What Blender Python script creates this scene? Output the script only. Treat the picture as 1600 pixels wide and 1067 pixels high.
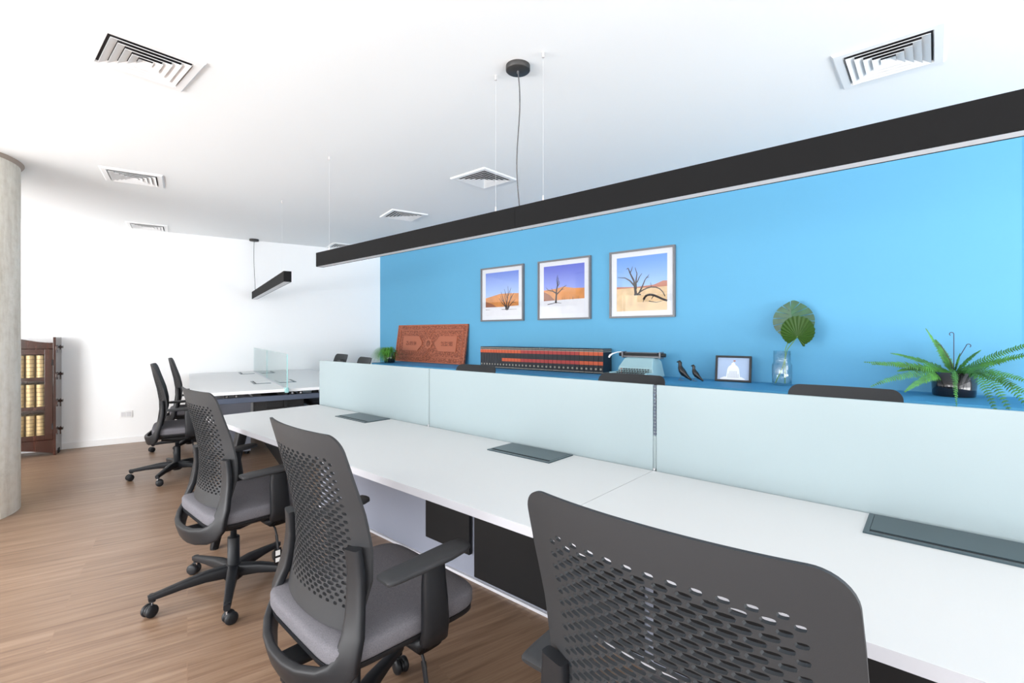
import bpy, bmesh, math, random
from mathutils import Vector, Matrix
random.seed(7)
PI = math.pi
SC = bpy.context.scene
COL = SC.collection
for _o in list(bpy.data.objects):
    bpy.data.objects.remove(_o)

# ------------------------------------------------------------------ camera
cam_d = bpy.data.cameras.new('camera')
cam_d.sensor_fit = 'HORIZONTAL'; cam_d.sensor_width = 36.0
cam_d.lens = 752.5 / 1600 * 36.0
cam_d.shift_y = -10.7 / 1600
cam_d.clip_start = 0.05
cam = bpy.data.objects.new('camera', cam_d); COL.objects.link(cam)
cam.location = (0, 0, 1.25)
cam.rotation_euler = (math.radians(90), 0, math.radians(41.3))
SC.camera = cam

# ------------------------------------------------------------------ world, daylight, exposure
SC.view_settings.view_transform = 'Standard'
SC.view_settings.look = 'None'
SC.view_settings.gamma = 1.0
SC.view_settings.use_curve_mapping = False
SC.view_settings.exposure = 0.13
w = bpy.data.worlds.new('world'); SC.world = w; w.use_nodes = True
bg = w.node_tree.nodes['Background']
bg.inputs[0].default_value = (0.95, 0.97, 1.0, 1); bg.inputs[1].default_value = 3.0

def area(name, loc, rot, sx, sy, energy, color=(1, 1, 1)):
    d = bpy.data.lights.new(name, 'AREA'); d.shape = 'RECTANGLE'; d.size = sx; d.size_y = sy
    d.energy = energy; d.color = color
    o = bpy.data.objects.new(name, d); COL.objects.link(o); o.location = loc; o.rotation_euler = rot
    return o
# daylight coming through the windows behind the camera and at the right end of the room, with added upward fills for the ceiling
area('daylight_back', (-.6, -3.75, 1.35), (math.radians(90), 0, math.radians(38)), 5.6, 2.2, 125, (0.96, 0.98, 1.0))
area('daylight_back_left', (-3.6, -3.75, 1.35), (math.radians(90), 0, math.radians(36)), 2.8, 2.2, 150, (0.97, 0.985, 1.0))
area('ceiling_fill_back', (-1.2, -4.6, .3), (math.radians(108), 0, 0), 7.6, 1.6, 130, (1.0, 1.0, 1.0))  # added fill aimed upward to brighten the ceiling
area('ceiling_fill_left', (-3.9, -4.5, .3), (math.radians(106), 0, math.radians(20)), 5.0, 1.6, 280, (1.0, 1.0, 1.0))  # added fill, lifts the ceiling on the far left
area('daylight_right', (3.05, 1.2, 1.45), (math.radians(90), 0, math.radians(90)), 5.4, 2.2, 62, (0.95, 0.98, 1.0))
area('ceiling_fill_right', (3.9, 1.2, .3), (math.radians(118), 0, math.radians(90)), 5.6, 1.6, 190, (1.0, 1.0, 1.0))  # added upward fill from the right for the ceiling

# ------------------------------------------------------------------ helpers
H_CEIL = 2.476
AF = math.radians(14.7)
UF = Vector((-math.cos(AF), math.sin(AF), 0)); VF = Vector((math.sin(AF), math.cos(AF), 0))
def fuv(u, v, z=0.0):
    return UF * u + VF * v + Vector((0, 0, z))
# local axes of the far, rotated part of the room: +X = -U, +Y = V
ROT_FAR = -AF

def tag(o, label=None, cat=None, group=None, kind=None):
    if label: o['label'] = label
    if cat: o['category'] = cat
    if group: o['group'] = group
    if kind: o['kind'] = kind
    return o
def empty(name, loc=(0, 0, 0), rz=0.0):
    o = bpy.data.objects.new(name, None); COL.objects.link(o)
    o.location = loc; o.rotation_euler = (0, 0, rz); o.empty_display_size = 0.1
    return o
def kids(o): return [c for c in o.children]
def copy_tree(o, parent=None):
    c = o.copy(); COL.objects.link(c)
    if parent is not None: c.parent = parent
    for ch in kids(o): copy_tree(ch, c)
    return c

class MB:
    def __init__(s): s.v = []; s.f = []; s.m = []; s.sm = []
    def add(s, verts, faces, mi=0, smooth=False, M=None):
        b = len(s.v)
        for p in verts:
            p = Vector(p)
            if M is not None: p = M @ p
            s.v.append(tuple(p))
        for f in faces:
            s.f.append([b + i for i in f]); s.m.append(mi); s.sm.append(smooth)
    def box(s, x0, x1, y0, y1, z0, z1, mi=0, M=None):
        v = [(x, y, z) for z in (z0, z1) for y in (y0, y1) for x in (x0, x1)]
        s.add(v, [(0, 2, 3, 1), (4, 5, 7, 6), (0, 1, 5, 4), (2, 6, 7, 3), (0, 4, 6, 2), (1, 3, 7, 5)], mi, False, M)
    def cyl(s, p0, p1, r0, r1=None, n=16, mi=0, smooth=True, caps=True, M=None):
        if r1 is None: r1 = r0
        p0 = Vector(p0); p1 = Vector(p1); t = (p1 - p0).normalized()
        a = Vector((0, 0, 1)) if abs(t.z) < .9 else Vector((1, 0, 0))
        b1 = t.cross(a).normalized(); b2 = t.cross(b1)
        vs = []
        for p, r in ((p0, r0), (p1, r1)):
            for i in range(n):
                an = 2 * PI * i / n; vs.append(p + b1 * (r * math.cos(an)) + b2 * (r * math.sin(an)))
        s.add(vs, [(i, (i + 1) % n, n + (i + 1) % n, n + i) for i in range(n)], mi, smooth, M)
        if caps:
            s.add(vs[:n], [tuple(range(n))], mi, False, M); s.add(vs[n:], [tuple(reversed(range(n)))], mi, False, M)
    def lathe(s, prof, n=24, mi=0, c=(0, 0), smooth=True, M=None):
        vs = []
        for r, z in prof:
            for i in range(n):
                an = 2 * PI * i / n; vs.append((c[0] + r * math.cos(an), c[1] + r * math.sin(an), z))
        fs = []
        for k in range(len(prof) - 1):
            for i in range(n):
                j = (i + 1) % n; fs.append((k * n + i, k * n + j, (k + 1) * n + j, (k + 1) * n + i))
        s.add(vs, fs, mi, smooth, M)
        if prof[0][0] > 1e-5: s.add(vs[:n], [tuple(reversed(range(n)))], mi, False, M)
        if prof[-1][0] > 1e-5: s.add(vs[-n:], [tuple(range(n))], mi, False, M)
    def tube(s, pts, r, n=8, mi=0, M=None, caps=True):
        pts = [Vector(p) for p in pts]; N = len(pts)
        rr = r if isinstance(r, (list, tuple)) else [r] * N
        up = None; vs = []
        for i, p in enumerate(pts):
            t = (pts[min(i + 1, N - 1)] - pts[max(i - 1, 0)]).normalized()
            if up is None:
                a = Vector((0, 0, 1)) if abs(t.z) < .9 else Vector((1, 0, 0)); b1 = t.cross(a).normalized()
            else:
                b1 = (up - t * up.dot(t)).normalized()
            up = b1; b2 = t.cross(b1)
            for k in range(n):
                an = 2 * PI * k / n; vs.append(p + b1 * (rr[i] * math.cos(an)) + b2 * (rr[i] * math.sin(an)))
        fs = []
        for i in range(N - 1):
            for k in range(n):
                j = (k + 1) % n; fs.append((i * n + k, i * n + j, (i + 1) * n + j, (i + 1) * n + k))
        s.add(vs, fs, mi, True, M)
        if caps:
            s.add(vs[:n], [tuple(reversed(range(n)))], mi, False, M); s.add(vs[-n:], [tuple(range(n))], mi, False, M)
    def sweep(s, pts, wd, th, nrm, n=12, e=3.0, mi=0, M=None):
        """rounded strap: pts, in-plane widths, thicknesses, list of normals (thickness direction)"""
        pts = [Vector(p) for p in pts]; N = len(pts); vs = []
        for i, p in enumerate(pts):
            t = (pts[min(i + 1, N - 1)] - pts[max(i - 1, 0)]).normalized()
            nn = Vector(nrm[i]); nn = (nn - t * nn.dot(t)).normalized(); b = t.cross(nn)
            for k in range(n):
                an = 2 * PI * (k + .5) / n; c = math.cos(an); q = math.sin(an)
                cx = math.copysign(abs(c) ** (2 / e), c) * wd[i] / 2; cy = math.copysign(abs(q) ** (2 / e), q) * th[i] / 2
                vs.append(p + b * cx + nn * cy)
        fs = []
        for i in range(N - 1):
            for k in range(n):
                j = (k + 1) % n; fs.append((i * n + k, i * n + j, (i + 1) * n + j, (i + 1) * n + k))
        s.add(vs, fs, mi, True, M)
        s.add(vs[:n], [tuple(reversed(range(n)))], mi, False, M); s.add(vs[-n:], [tuple(range(n))], mi, False, M)
    def prism(s, poly, z0, z1, mi=0, M=None):
        n = len(poly)
        vs = [(x, y, z0) for x, y in poly] + [(x, y, z1) for x, y in poly]
        s.add(vs, [tuple(reversed(range(n))), tuple(range(n, 2 * n))] + [(i, (i + 1) % n, n + (i + 1) % n, n + i) for i in range(n)], mi, False, M)
    def build(s, name, mats, parent=None, bevel=0.0, seg=2, merge=False, loc=None, rz=None, recalc=True, angle=40):
        me = bpy.data.meshes.new(name)
        me.from_pydata(s.v, [], s.f)
        if not isinstance(mats, (list, tuple)): mats = [mats]
        for m in mats: me.materials.append(m)
        for i, p in enumerate(me.polygons):
            p.material_index = s.m[i]; p.use_smooth = s.sm[i]
        if merge or recalc:
            bm = bmesh.new(); bm.from_mesh(me)
            if merge: bmesh.ops.remove_doubles(bm, verts=bm.verts, dist=1e-5)
            if recalc: bmesh.ops.recalc_face_normals(bm, faces=bm.faces)
            bm.to_mesh(me); bm.free()
        o = bpy.data.objects.new(name, me); COL.objects.link(o)
        if parent is not None: o.parent = parent
        if loc is not None: o.location = loc
        if rz is not None: o.rotation_euler = (0, 0, rz)
        if bevel > 0:
            b = o.modifiers.new('bevel', 'BEVEL'); b.width = bevel; b.segments = seg; b.limit_method = 'ANGLE'; b.angle_limit = math.radians(angle)
            b.harden_normals = False
        return o

# ------------------------------------------------------------------ materials
def mat(name, col, rough=0.5, metal=0.0, spec=0.5, bump=None, var=None, coat=0.0):
    m = bpy.data.materials.new(name); m.use_nodes = True; nt = m.node_tree
    p = nt.nodes['Principled BSDF']
    p.inputs['Base Color'].default_value = (*col, 1); p.inputs['Roughness'].default_value = rough
    p.inputs['Metallic'].default_value = metal; p.inputs['Specular IOR Level'].default_value = spec
    p.inputs['Coat Weight'].default_value = coat
    if bump or var:
        tc = nt.nodes.new('ShaderNodeTexCoord'); ns = nt.nodes.new('ShaderNodeTexNoise')
        nt.links.new(tc.outputs['Object'], ns.inputs['Vector'])
        ns.inputs['Scale'].default_value = (bump or var)[0]; ns.inputs['Detail'].default_value = 4
        if bump:
            b = nt.nodes.new('ShaderNodeBump'); b.inputs['Strength'].default_value = bump[1]; b.inputs['Distance'].default_value = bump[2]
            nt.links.new(ns.outputs['Fac'], b.inputs['Height']); nt.links.new(b.outputs['Normal'], p.inputs['Normal'])
        if var:
            n2 = nt.nodes.new('ShaderNodeTexNoise'); n2.inputs['Scale'].default_value = var[0]; n2.inputs['Detail'].default_value = 3
            nt.links.new(tc.outputs['Object'], n2.inputs['Vector'])
            r = nt.nodes.new('ShaderNodeValToRGB'); nt.links.new(n2.outputs['Fac'], r.inputs['Fac'])
            k = var[1]
            r.color_ramp.elements[0].position = .3; r.color_ramp.elements[1].position = .7
            r.color_ramp.elements[0].color = (*[c * (1 - k) for c in col], 1); r.color_ramp.elements[1].color = (*[min(1, c * (1 + k)) for c in col], 1)
            nt.links.new(r.outputs['Color'], p.inputs['Base Color'])
    return m

M_ceil = mat('ceiling_paint', (.92, .935, .94), .9, spec=.2)
M_wall = mat('white_wall_paint', (.96, .965, .97), .85, spec=.2, bump=(60, .05, .002))
M_blue = mat('blue_wall_paint', (.12, .385, .60), .6, spec=.3, bump=(40, .08, .003))
M_bluefurn = mat('blue_lacquer', (.065, .27, .48), .55, spec=.12)
M_white = mat('white_enamel', (.9, .9, .9), .45)
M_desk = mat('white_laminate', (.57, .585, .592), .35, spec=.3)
M_desk_lit = mat('lit_white_laminate', (.72, .73, .735), .35, spec=.3)  # same laminate as the near desk, stronger light put into the colour
M_edge_shade = mat('shaded_laminate_edge', (.42, .42, .45), .5, spec=.3)  # desk laminate darkened, shade on the front edges put into the colour
M_strip = mat('grey_joint_strip', (.22, .27, .28), .4)
M_edge = mat('light_grey_edge_band', (.62, .62, .66), .45)
M_black = mat('black_powder_coat', (.006, .006, .007), .5, spec=.3)
M_bluegrey = mat('blue_grey_steel', (.05, .065, .10), .4)
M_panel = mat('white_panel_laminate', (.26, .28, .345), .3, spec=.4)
M_shell = mat('grey_chair_plastic', (.027, .028, .0305), .55, spec=.3, bump=(900, .25, .0006))
M_dark = mat('charcoal_chair_plastic', (.010, .011, .0135), .45, spec=.35, bump=(700, .15, .0005))
M_fabric = mat('grey_seat_fabric', (.142, .138, .153), .95, spec=.1, bump=(700, .5, .001), var=(350, .18))
M_chrome = mat('chrome', (.75, .75, .77), .15, 1.0)
M_beam = mat('black_light_profile', (.0035, .0035, .004), .75, spec=.2)
M_box = mat('slate_anodised', (.055, .085, .10), .3, .6)
M_boxdark = mat('black_brush_gap', (.01, .01, .012), .7)
M_frame = mat('grey_picture_frame', (.17, .17, .18), .4)
M_mount = mat('white_picture_mount', (.72, .73, .77), .6)
M_clear = None

def glass_thin(name, tint, gloss=.08, fac=1.0):
    m = bpy.data.materials.new(name); m.use_nodes = True; nt = m.node_tree; nt.nodes.clear()
    out = nt.nodes.new('ShaderNodeOutputMaterial'); tr = nt.nodes.new('ShaderNodeBsdfTransparent'); tr.inputs[0].default_value = (*tint, 1)
    gl = nt.nodes.new('ShaderNodeBsdfGlossy'); gl.inputs['Roughness'].default_value = .02
    fr = nt.nodes.new('ShaderNodeLayerWeight'); fr.inputs['Blend'].default_value = .5
    pw = nt.nodes.new('ShaderNodeMath'); pw.operation = 'POWER'; pw.inputs[1].default_value = 4.0
    nt.links.new(fr.outputs['Facing'], pw.inputs[0])
    ml = nt.nodes.new('ShaderNodeMath'); ml.operation = 'MULTIPLY_ADD'; ml.inputs[1].default_value = .7 * fac; ml.inputs[2].default_value = .05 * fac
    nt.links.new(pw.outputs[0], ml.inputs[0])
    mx = nt.nodes.new('ShaderNodeMixShader')
    nt.links.new(ml.outputs[0], mx.inputs[0]); nt.links.new(tr.outputs[0], mx.inputs[1]); nt.links.new(gl.outputs[0], mx.inputs[2])
    nt.links.new(mx.outputs[0], out.inputs[0]); return m
M_glass = glass_thin('clear_green_glass', (.91, .97, .965))
M_vase = glass_thin('clear_vase_glass', (.93, .96, .97), fac=1.6)
M_picglass = glass_thin('picture_glass', (1, 1, 1), fac=.6)
M_glassedge = mat('green_glass_edge', (.30, .55, .55), .15)

def frosted():
    m = bpy.data.materials.new('frosted_glass'); m.use_nodes = True; nt = m.node_tree
    p = nt.nodes['Principled BSDF']; out = nt.nodes['Material Output']
    p.inputs['Base Color'].default_value = (.43, .51, .53, 1); p.inputs['Roughness'].default_value = .3
    p.inputs['Specular IOR Level'].default_value = .3
    t = nt.nodes.new('ShaderNodeBsdfTranslucent'); t.inputs[0].default_value = (.50, .60, .62, 1)
    mx = nt.nodes.new('ShaderNodeMixShader'); mx.inputs[0].default_value = .35
    nt.links.new(p.outputs[0], mx.inputs[1]); nt.links.new(t.outputs[0], mx.inputs[2]); nt.links.new(mx.outputs[0], out.inputs[0])
    return m
M_frost = frosted()

def floor_mat():
    m = bpy.data.materials.new('oak_plank_floor'); m.use_nodes = True; nt = m.node_tree; L = nt.links.new
    p = nt.nodes['Principled BSDF']
    tc = nt.nodes.new('ShaderNodeTexCoord'); rot = nt.nodes.new('ShaderNodeVectorRotate'); rot.rotation_type = 'Z_AXIS'
    rot.inputs['Angle'].default_value = -(PI / 2 - AF)
    L(tc.outputs['Object'], rot.inputs['Vector'])
    br = nt.nodes.new('ShaderNodeTexBrick'); br.offset = .37; br.inputs['Scale'].default_value = 1
    br.inputs['Brick Width'].default_value = 1.25; br.inputs['Row Height'].default_value = .185
    br.inputs['Mortar Size'].default_value = .0012; br.inputs['Mortar Smooth'].default_value = .1; br.inputs['Bias'].default_value = 0
    br.inputs['Color1'].default_value = (0, 0, 0, 1); br.inputs['Color2'].default_value = (1, 1, 1, 1); br.inputs['Mortar'].default_value = (.5, .5, .5, 1)
    L(rot.outputs[0], br.inputs['Vector'])
    # per plank shift of the grain
    sc = nt.nodes.new('ShaderNodeVectorMath'); sc.operation = 'MULTIPLY'; sc.inputs[1].default_value = (1.3, 26, 1)
    L(rot.outputs[0], sc.inputs[0])
    ad = nt.nodes.new('ShaderNodeVectorMath'); ad.operation = 'MULTIPLY_ADD'; ad.inputs[1].default_value = (7, 9, 5)
    L(br.outputs['Color'], ad.inputs[0]); L(sc.outputs[0], ad.inputs[2])
    n1 = nt.nodes.new('ShaderNodeTexNoise'); n1.inputs['Scale'].default_value = 1.4; n1.inputs['Detail'].default_value = 8; n1.inputs['Roughness'].default_value = .6
    n1.inputs['Distortion'].default_value = .4
    L(ad.outputs[0], n1.inputs['Vector'])
    r = nt.nodes.new('ShaderNodeValToRGB'); L(n1.outputs['Fac'], r.inputs['Fac'])
    e = r.color_ramp.elements; e[0].position = .25; e[0].color = (.155, .088, .054, 1); e[1].position = .75; e[1].color = (.375, .26, .18, 1)
    k = e.new(.5); k.color = (.275, .176, .116, 1)
    mx = nt.nodes.new('ShaderNodeMix'); mx.data_type = 'RGBA'; mx.blend_type = 'MULTIPLY'; mx.inputs[0].default_value = 1
    r2 = nt.nodes.new('ShaderNodeValToRGB'); L(br.outputs['Color'], r2.inputs['Fac'])
    r2.color_ramp.elements[0].color = (.88, .86, .84, 1); r2.color_ramp.elements[1].color = (1.0, 1.0, 1.0, 1)
    L(r.outputs['Color'], mx.inputs[6]); L(r2.outputs['Color'], mx.inputs[7])
    mo = nt.nodes.new('ShaderNodeMix'); mo.data_type = 'RGBA'; mo.inputs[7].default_value = (.27, .165, .105, 1)
    L(br.outputs['Fac'], mo.inputs[0]); L(mx.outputs[2], mo.inputs[6]); L(mo.outputs[2], p.inputs['Base Color'])
    p.inputs['Roughness'].default_value = .36; p.inputs['Specular IOR Level'].default_value = .5
    b = nt.nodes.new('ShaderNodeBump'); b.inputs['Strength'].default_value = .12; b.inputs['Distance'].default_value = .003
    L(n1.outputs['Fac'], b.inputs['Height']); L(b.outputs['Normal'], p.inputs['Normal'])
    return m
M_floor = floor_mat()

def wood(name, c1, c2, rough=.3, axis='Z', scale=14):
    m = bpy.data.materials.new(name); m.use_nodes = True; nt = m.node_tree; L = nt.links.new; p = nt.nodes['Principled BSDF']
    tc = nt.nodes.new('ShaderNodeTexCoord'); v = nt.nodes.new('ShaderNodeVectorMath'); v.operation = 'MULTIPLY'
    v.inputs[1].default_value = (scale, scale, scale * .08) if axis == 'Z' else (scale, scale * .08, scale)
    L(tc.outputs['Object'], v.inputs[0]); n = nt.nodes.new('ShaderNodeTexNoise'); n.inputs['Scale'].default_value = 1.5; n.inputs['Detail'].default_value = 6
    L(v.outputs[0], n.inputs['Vector']); r = nt.nodes.new('ShaderNodeValToRGB'); L(n.outputs['Fac'], r.inputs['Fac'])
    r.color_ramp.elements[0].position = .3; r.color_ramp.elements[1].position = .7
    r.color_ramp.elements[0].color = (*c1, 1); r.color_ramp.elements[1].color = (*c2, 1); L(r.outputs['Color'], p.inputs['Base Color'])
    p.inputs['Roughness'].default_value = rough; return m
M_mahog = wood('dark_mahogany', (.020, .006, .004), (.055, .014, .008), .22)
M_mahog.node_tree.nodes['Principled BSDF'].inputs['Coat Weight'].default_value = .6

def concrete():
    m = bpy.data.materials.new('board_marked_concrete'); m.use_nodes = True; nt = m.node_tree; L = nt.links.new; p = nt.nodes['Principled BSDF']
    tc = nt.nodes.new('ShaderNodeTexCoord')
    n = nt.nodes.new('ShaderNodeTexNoise'); n.inputs['Scale'].default_value = 3.5; n.inputs['Detail'].default_value = 9; n.inputs['Roughness'].default_value = .65
    v = nt.nodes.new('ShaderNodeVectorMath'); v.operation = 'MULTIPLY'; v.inputs[1].default_value = (2.5, 2.5, .35)
    L(tc.outputs['Object'], v.inputs[0]); L(v.outputs[0], n.inputs['Vector'])
    r = nt.nodes.new('ShaderNodeValToRGB'); L(n.outputs['Fac'], r.inputs['Fac'])
    e = r.color_ramp.elements; e[0].position = .3; e[0].color = (.64, .57, .48, 1); e[1].position = .72; e[1].color = (.92, .88, .81, 1)
    k = e.new(.5); k.color = (.82, .77, .68, 1)
    n2 = nt.nodes.new('ShaderNodeTexNoise'); n2.inputs['Scale'].default_value = 22; n2.inputs['Detail'].default_value = 5
    L(tc.outputs['Object'], n2.inputs['Vector'])
    r2 = nt.nodes.new('ShaderNodeValToRGB'); L(n2.outputs['Fac'], r2.inputs['Fac']); r2.color_ramp.elements[0].position = .33; r2.color_ramp.elements[0].color = (.92, .91, .89, 1)
    r2.color_ramp.elements[1].position = .55; r2.color_ramp.elements[1].color = (1, 1, 1, 1)
    mx = nt.nodes.new('ShaderNodeMix'); mx.data_type = 'RGBA'; mx.blend_type = 'MULTIPLY'; mx.inputs[0].default_value = 1
    L(r.outputs['Color'], mx.inputs[6]); L(r2.outputs['Color'], mx.inputs[7]); L(mx.outputs[2], p.inputs['Base Color'])
    p.inputs['Roughness'].default_value = .8
    b = nt.nodes.new('ShaderNodeBump'); b.inputs['Strength'].default_value = .5; b.inputs['Distance'].default_value = .01
    L(n2.outputs['Fac'], b.inputs['Height']); L(b.outputs['Normal'], p.inputs['Normal'])
    return m
M_conc = concrete()

# ------------------------------------------------------------------ room shell
YB = 4.117            # blue wall face
def wx(y, u=7.0865): return -(u - math.sin(AF) * y) / math.cos(AF)
YR, XR = -3.4, 2.7
def struct(name, mb, m, **k):
    o = mb.build(name, m, **k); o['kind'] = 'structure'; return o
mb = MB(); mb.prism([(wx(YR) - .3, YR - .3), (XR + .3, YR - .3), (XR + .3, YB + .45), (wx(YB) - .3, YB + .45)], -.06, 0); struct('floor', mb, M_floor)
mb = MB(); mb.prism([(wx(YR) - .3, YR - .3), (XR + .3, YR - .3), (XR + .3, YB + .45), (wx(YB) - .3, YB + .45)], H_CEIL, H_CEIL + .1); struct('ceiling', mb, M_ceil)
mb = MB(); mb.prism([(wx(YR), YR), (wx(YB), YB), (wx(YB) - .2, YB + .05), (wx(YR) - .2, YR)], 0, H_CEIL); struct('wall_left', mb, M_wall)
mb = MB()
mb.prism([(wx(YB) - .2, YB), (.385, YB), (.385, YB + .12), (XR + .2, YB + .12), (XR + .2, YB + .3), (wx(YB) - .2, YB + .3)], 0, H_CEIL)
struct('wall_front', mb, M_blue)
# back wall with a long window band, right wall with a window
def windows_wall(name, horiz, a0, a1, c0, c1, zs, openings):
    mb = MB(); cur = a0
    def seg(s, e, z0, z1):
        if horiz: mb.box(s, e, c0, c1, z0, z1)
        else: mb.box(c0, c1, s, e, z0, z1)
    for (s, e) in openings:
        seg(cur, s, 0, H_CEIL); seg(s, e, 0, zs[0]); seg(s, e, zs[1], H_CEIL); cur = e
    seg(cur, a1, 0, H_CEIL)
    return struct(name, mb, M_wall)
ZS = (.35, 2.36)
ob = [(-7.6, -4.9), (-4.6, -1.9), (-1.6, 2.4)]
windows_wall('wall_back', True, wx(YR) - .2, XR + .2, YR - .2, YR, ZS, ob)
orr = [(-1.4, 1.1), (1.3, 3.8)]
windows_wall('wall_right', False, YR - .2, YB + .3, XR, XR + .2, ZS, orr)
wi = 0
for (s, e) in ob:
    wi += 1; mb = MB()
    for x in (s + .03, (s + e) / 2, e - .03): mb.box(x - .03, x + .03, YR - .13, YR - .07, ZS[0], ZS[1])
    for z in (ZS[0] + .03, ZS[1] - .03): mb.box(s, e, YR - .125, YR - .075, z - .03, z + .03)
    struct('window_%d' % wi, mb, M_white)
for (s, e) in orr:
    wi += 1; mb = MB()
    for x in (s + .03, (s + e) / 2, e - .03): mb.box(XR + .07, XR + .13, x - .03, x + .03, ZS[0], ZS[1])
    for z in (ZS[0] + .03, ZS[1] - .03): mb.box(XR + .075, XR + .125, s, e, z - .03, z + .03)
    struct('window_%d' % wi, mb, M_white)
mb = MB(); q = .012
a = fuv(7.0865, -1.9); b = fuv(7.0865, 2.38); n = -UF * q
mb.prism([(a.x, a.y), (b.x, b.y), (b.x + n.x, b.y + n.y), (a.x + n.x, a.y + n.y)], 0, .07)
struct('baseboard_left', mb, M_white, bevel=.003)

# wall socket
p = fuv(7.0865, -.583, .334)
o = empty('wall_socket', p, ROT_FAR); tag(o, 'small white wall socket plate low on the white wall', 'socket')
mb = MB(); mb.box(0, .008, -.06, .06, -.04, .04); mb.build('plate', M_white, o, bevel=.003)
mb = MB(); mb.box(.008, .011, -.045, -.005, -.025, .025); mb.box(.008, .011, .005, .045, -.025, .025); mb.build('insert', mat('socket_insert', (.7, .7, .72), .4), o, bevel=.001)

# concrete column
cx, cy, cr = -5.048, -.18, .457
o = empty('concrete_column', (cx, cy, 0)); tag(o, 'round raw concrete column cut by the left edge of the photo', 'column')
mb = MB(); mb.lathe([(cr, 0), (cr, H_CEIL)], 96); mb.build('shaft', M_conc, o)
mb = MB(); mb.lathe([(cr - .004, H_CEIL - .03), (cr + .014, H_CEIL - .010), (cr + .020, H_CEIL - .001)], 96); mb.build('ceiling_collar', mat('collar_plaster', (.42, .34, .28), .8), o)

# ------------------------------------------------------------------ ceiling air diffusers
M_duct = mat('dark_duct', (.03, .026, .03), .8)
def diffuser(c, rz, s=.1885):
    t = empty('ceiling_air_diffuser', (c[0], c[1], H_CEIL), rz)
    mb = MB()
    def ring(s0, z0, s1, z1):
        a = [(-s0, -s0, z0), (s0, -s0, z0), (s0, s0, z0), (-s0, s0, z0)]; b = [(-s1, -s1, z1), (s1, -s1, z1), (s1, s1, z1), (-s1, s1, z1)]
        mb.add(a + b, [(i, (i + 1) % 4, 4 + (i + 1) % 4, 4 + i) for i in range(4)])
    ring(s, 0, s, -.004); ring(s, -.004, s - .006, -.010); ring(s - .006, -.010, s - .036, -.010); ring(s - .036, -.010, s - .040, .0); 
    mb.build('frame', M_white, t, recalc=False)
    mb = MB(); e = s - .036; mb.box(-e, e, -e, e, -.0008, -.0002); mb.build('duct_opening', M_duct, t)
    i0 = s - .040
    for k in range(4):
        so = i0 - .006 - k * .029
        mb = MB(); lo = -.0145; hi = -.0028
        si = so - .0290
        # sloping blade: wide lower lip outward, rising inward, with small thickness
        def rr(s0, z0, s1, z1):
            a = [(-s0, -s0, z0), (s0, -s0, z0), (s0, s0, z0), (-s0, s0, z0)]; b = [(-s1, -s1, z1), (s1, -s1, z1), (s1, s1, z1), (-s1, s1, z1)]
            mb.add(a + b, [(i, (i + 1) % 4, 4 + (i + 1) % 4, 4 + i) for i in range(4)])
        rr(so, lo, so, lo - .0015); rr(so, lo - .0015, si, hi - .0015); rr(si, hi - .0015, si, hi); rr(si, hi, so, lo)
        mb.build('louvre', M_white, t)
    sc = i0 - .006 - 4 * .029
    mb = MB(); mb.add([(-sc, -sc, -.012), (sc, -sc, -.012), (sc, sc, -.012), (-sc, sc, -.012), (-sc * .3, -sc * .3, -.004), (sc * .3, -sc * .3, -.004), (sc * .3, sc * .3, -.004), (-sc * .3, sc * .3, -.004)],
                      [(i, (i + 1) % 4, 4 + (i + 1) % 4, 4 + i) for i in range(4)] + [(4, 5, 6, 7)])
    mb.build('centre_cone', M_white, t)
    return t
dif0 = diffuser((-2.66, .535), 0)
tag(dif0, 'white square louvred air diffuser nearest the top left corner of the photo', 'air diffuser', 'square ceiling air diffusers')
def dcopy(p, rz, label):
    c = copy_tree(dif0); c.location = (p[0], p[1], H_CEIL); c.rotation_euler = (0, 0, rz); tag(c, label, 'air diffuser', 'square ceiling air diffusers'); return c
dcopy((-2.664, 2.70), 0, 'white square louvred air diffuser on ceiling just left of the hanging cord')
dcopy((-.155, 2.705), 0, 'white square louvred air diffuser on ceiling at the top right, above the blue wall')
dcopy(fuv(4.76, -.345), ROT_FAR, 'white square louvred air diffuser on ceiling, nearer of the two beside the column')
dcopy(fuv(4.73, 1.845), ROT_FAR, 'white square louvred air diffuser between the cord diffuser and the far wall, above the beam')
dcopy(fuv(6.84, -.37), ROT_FAR, 'white square louvred air diffuser touching the white wall line, above the bookcase side')
dcopy(fuv(6.83, 1.80), ROT_FAR, 'white square louvred air diffuser half hidden behind far end of the long beam')

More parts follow.
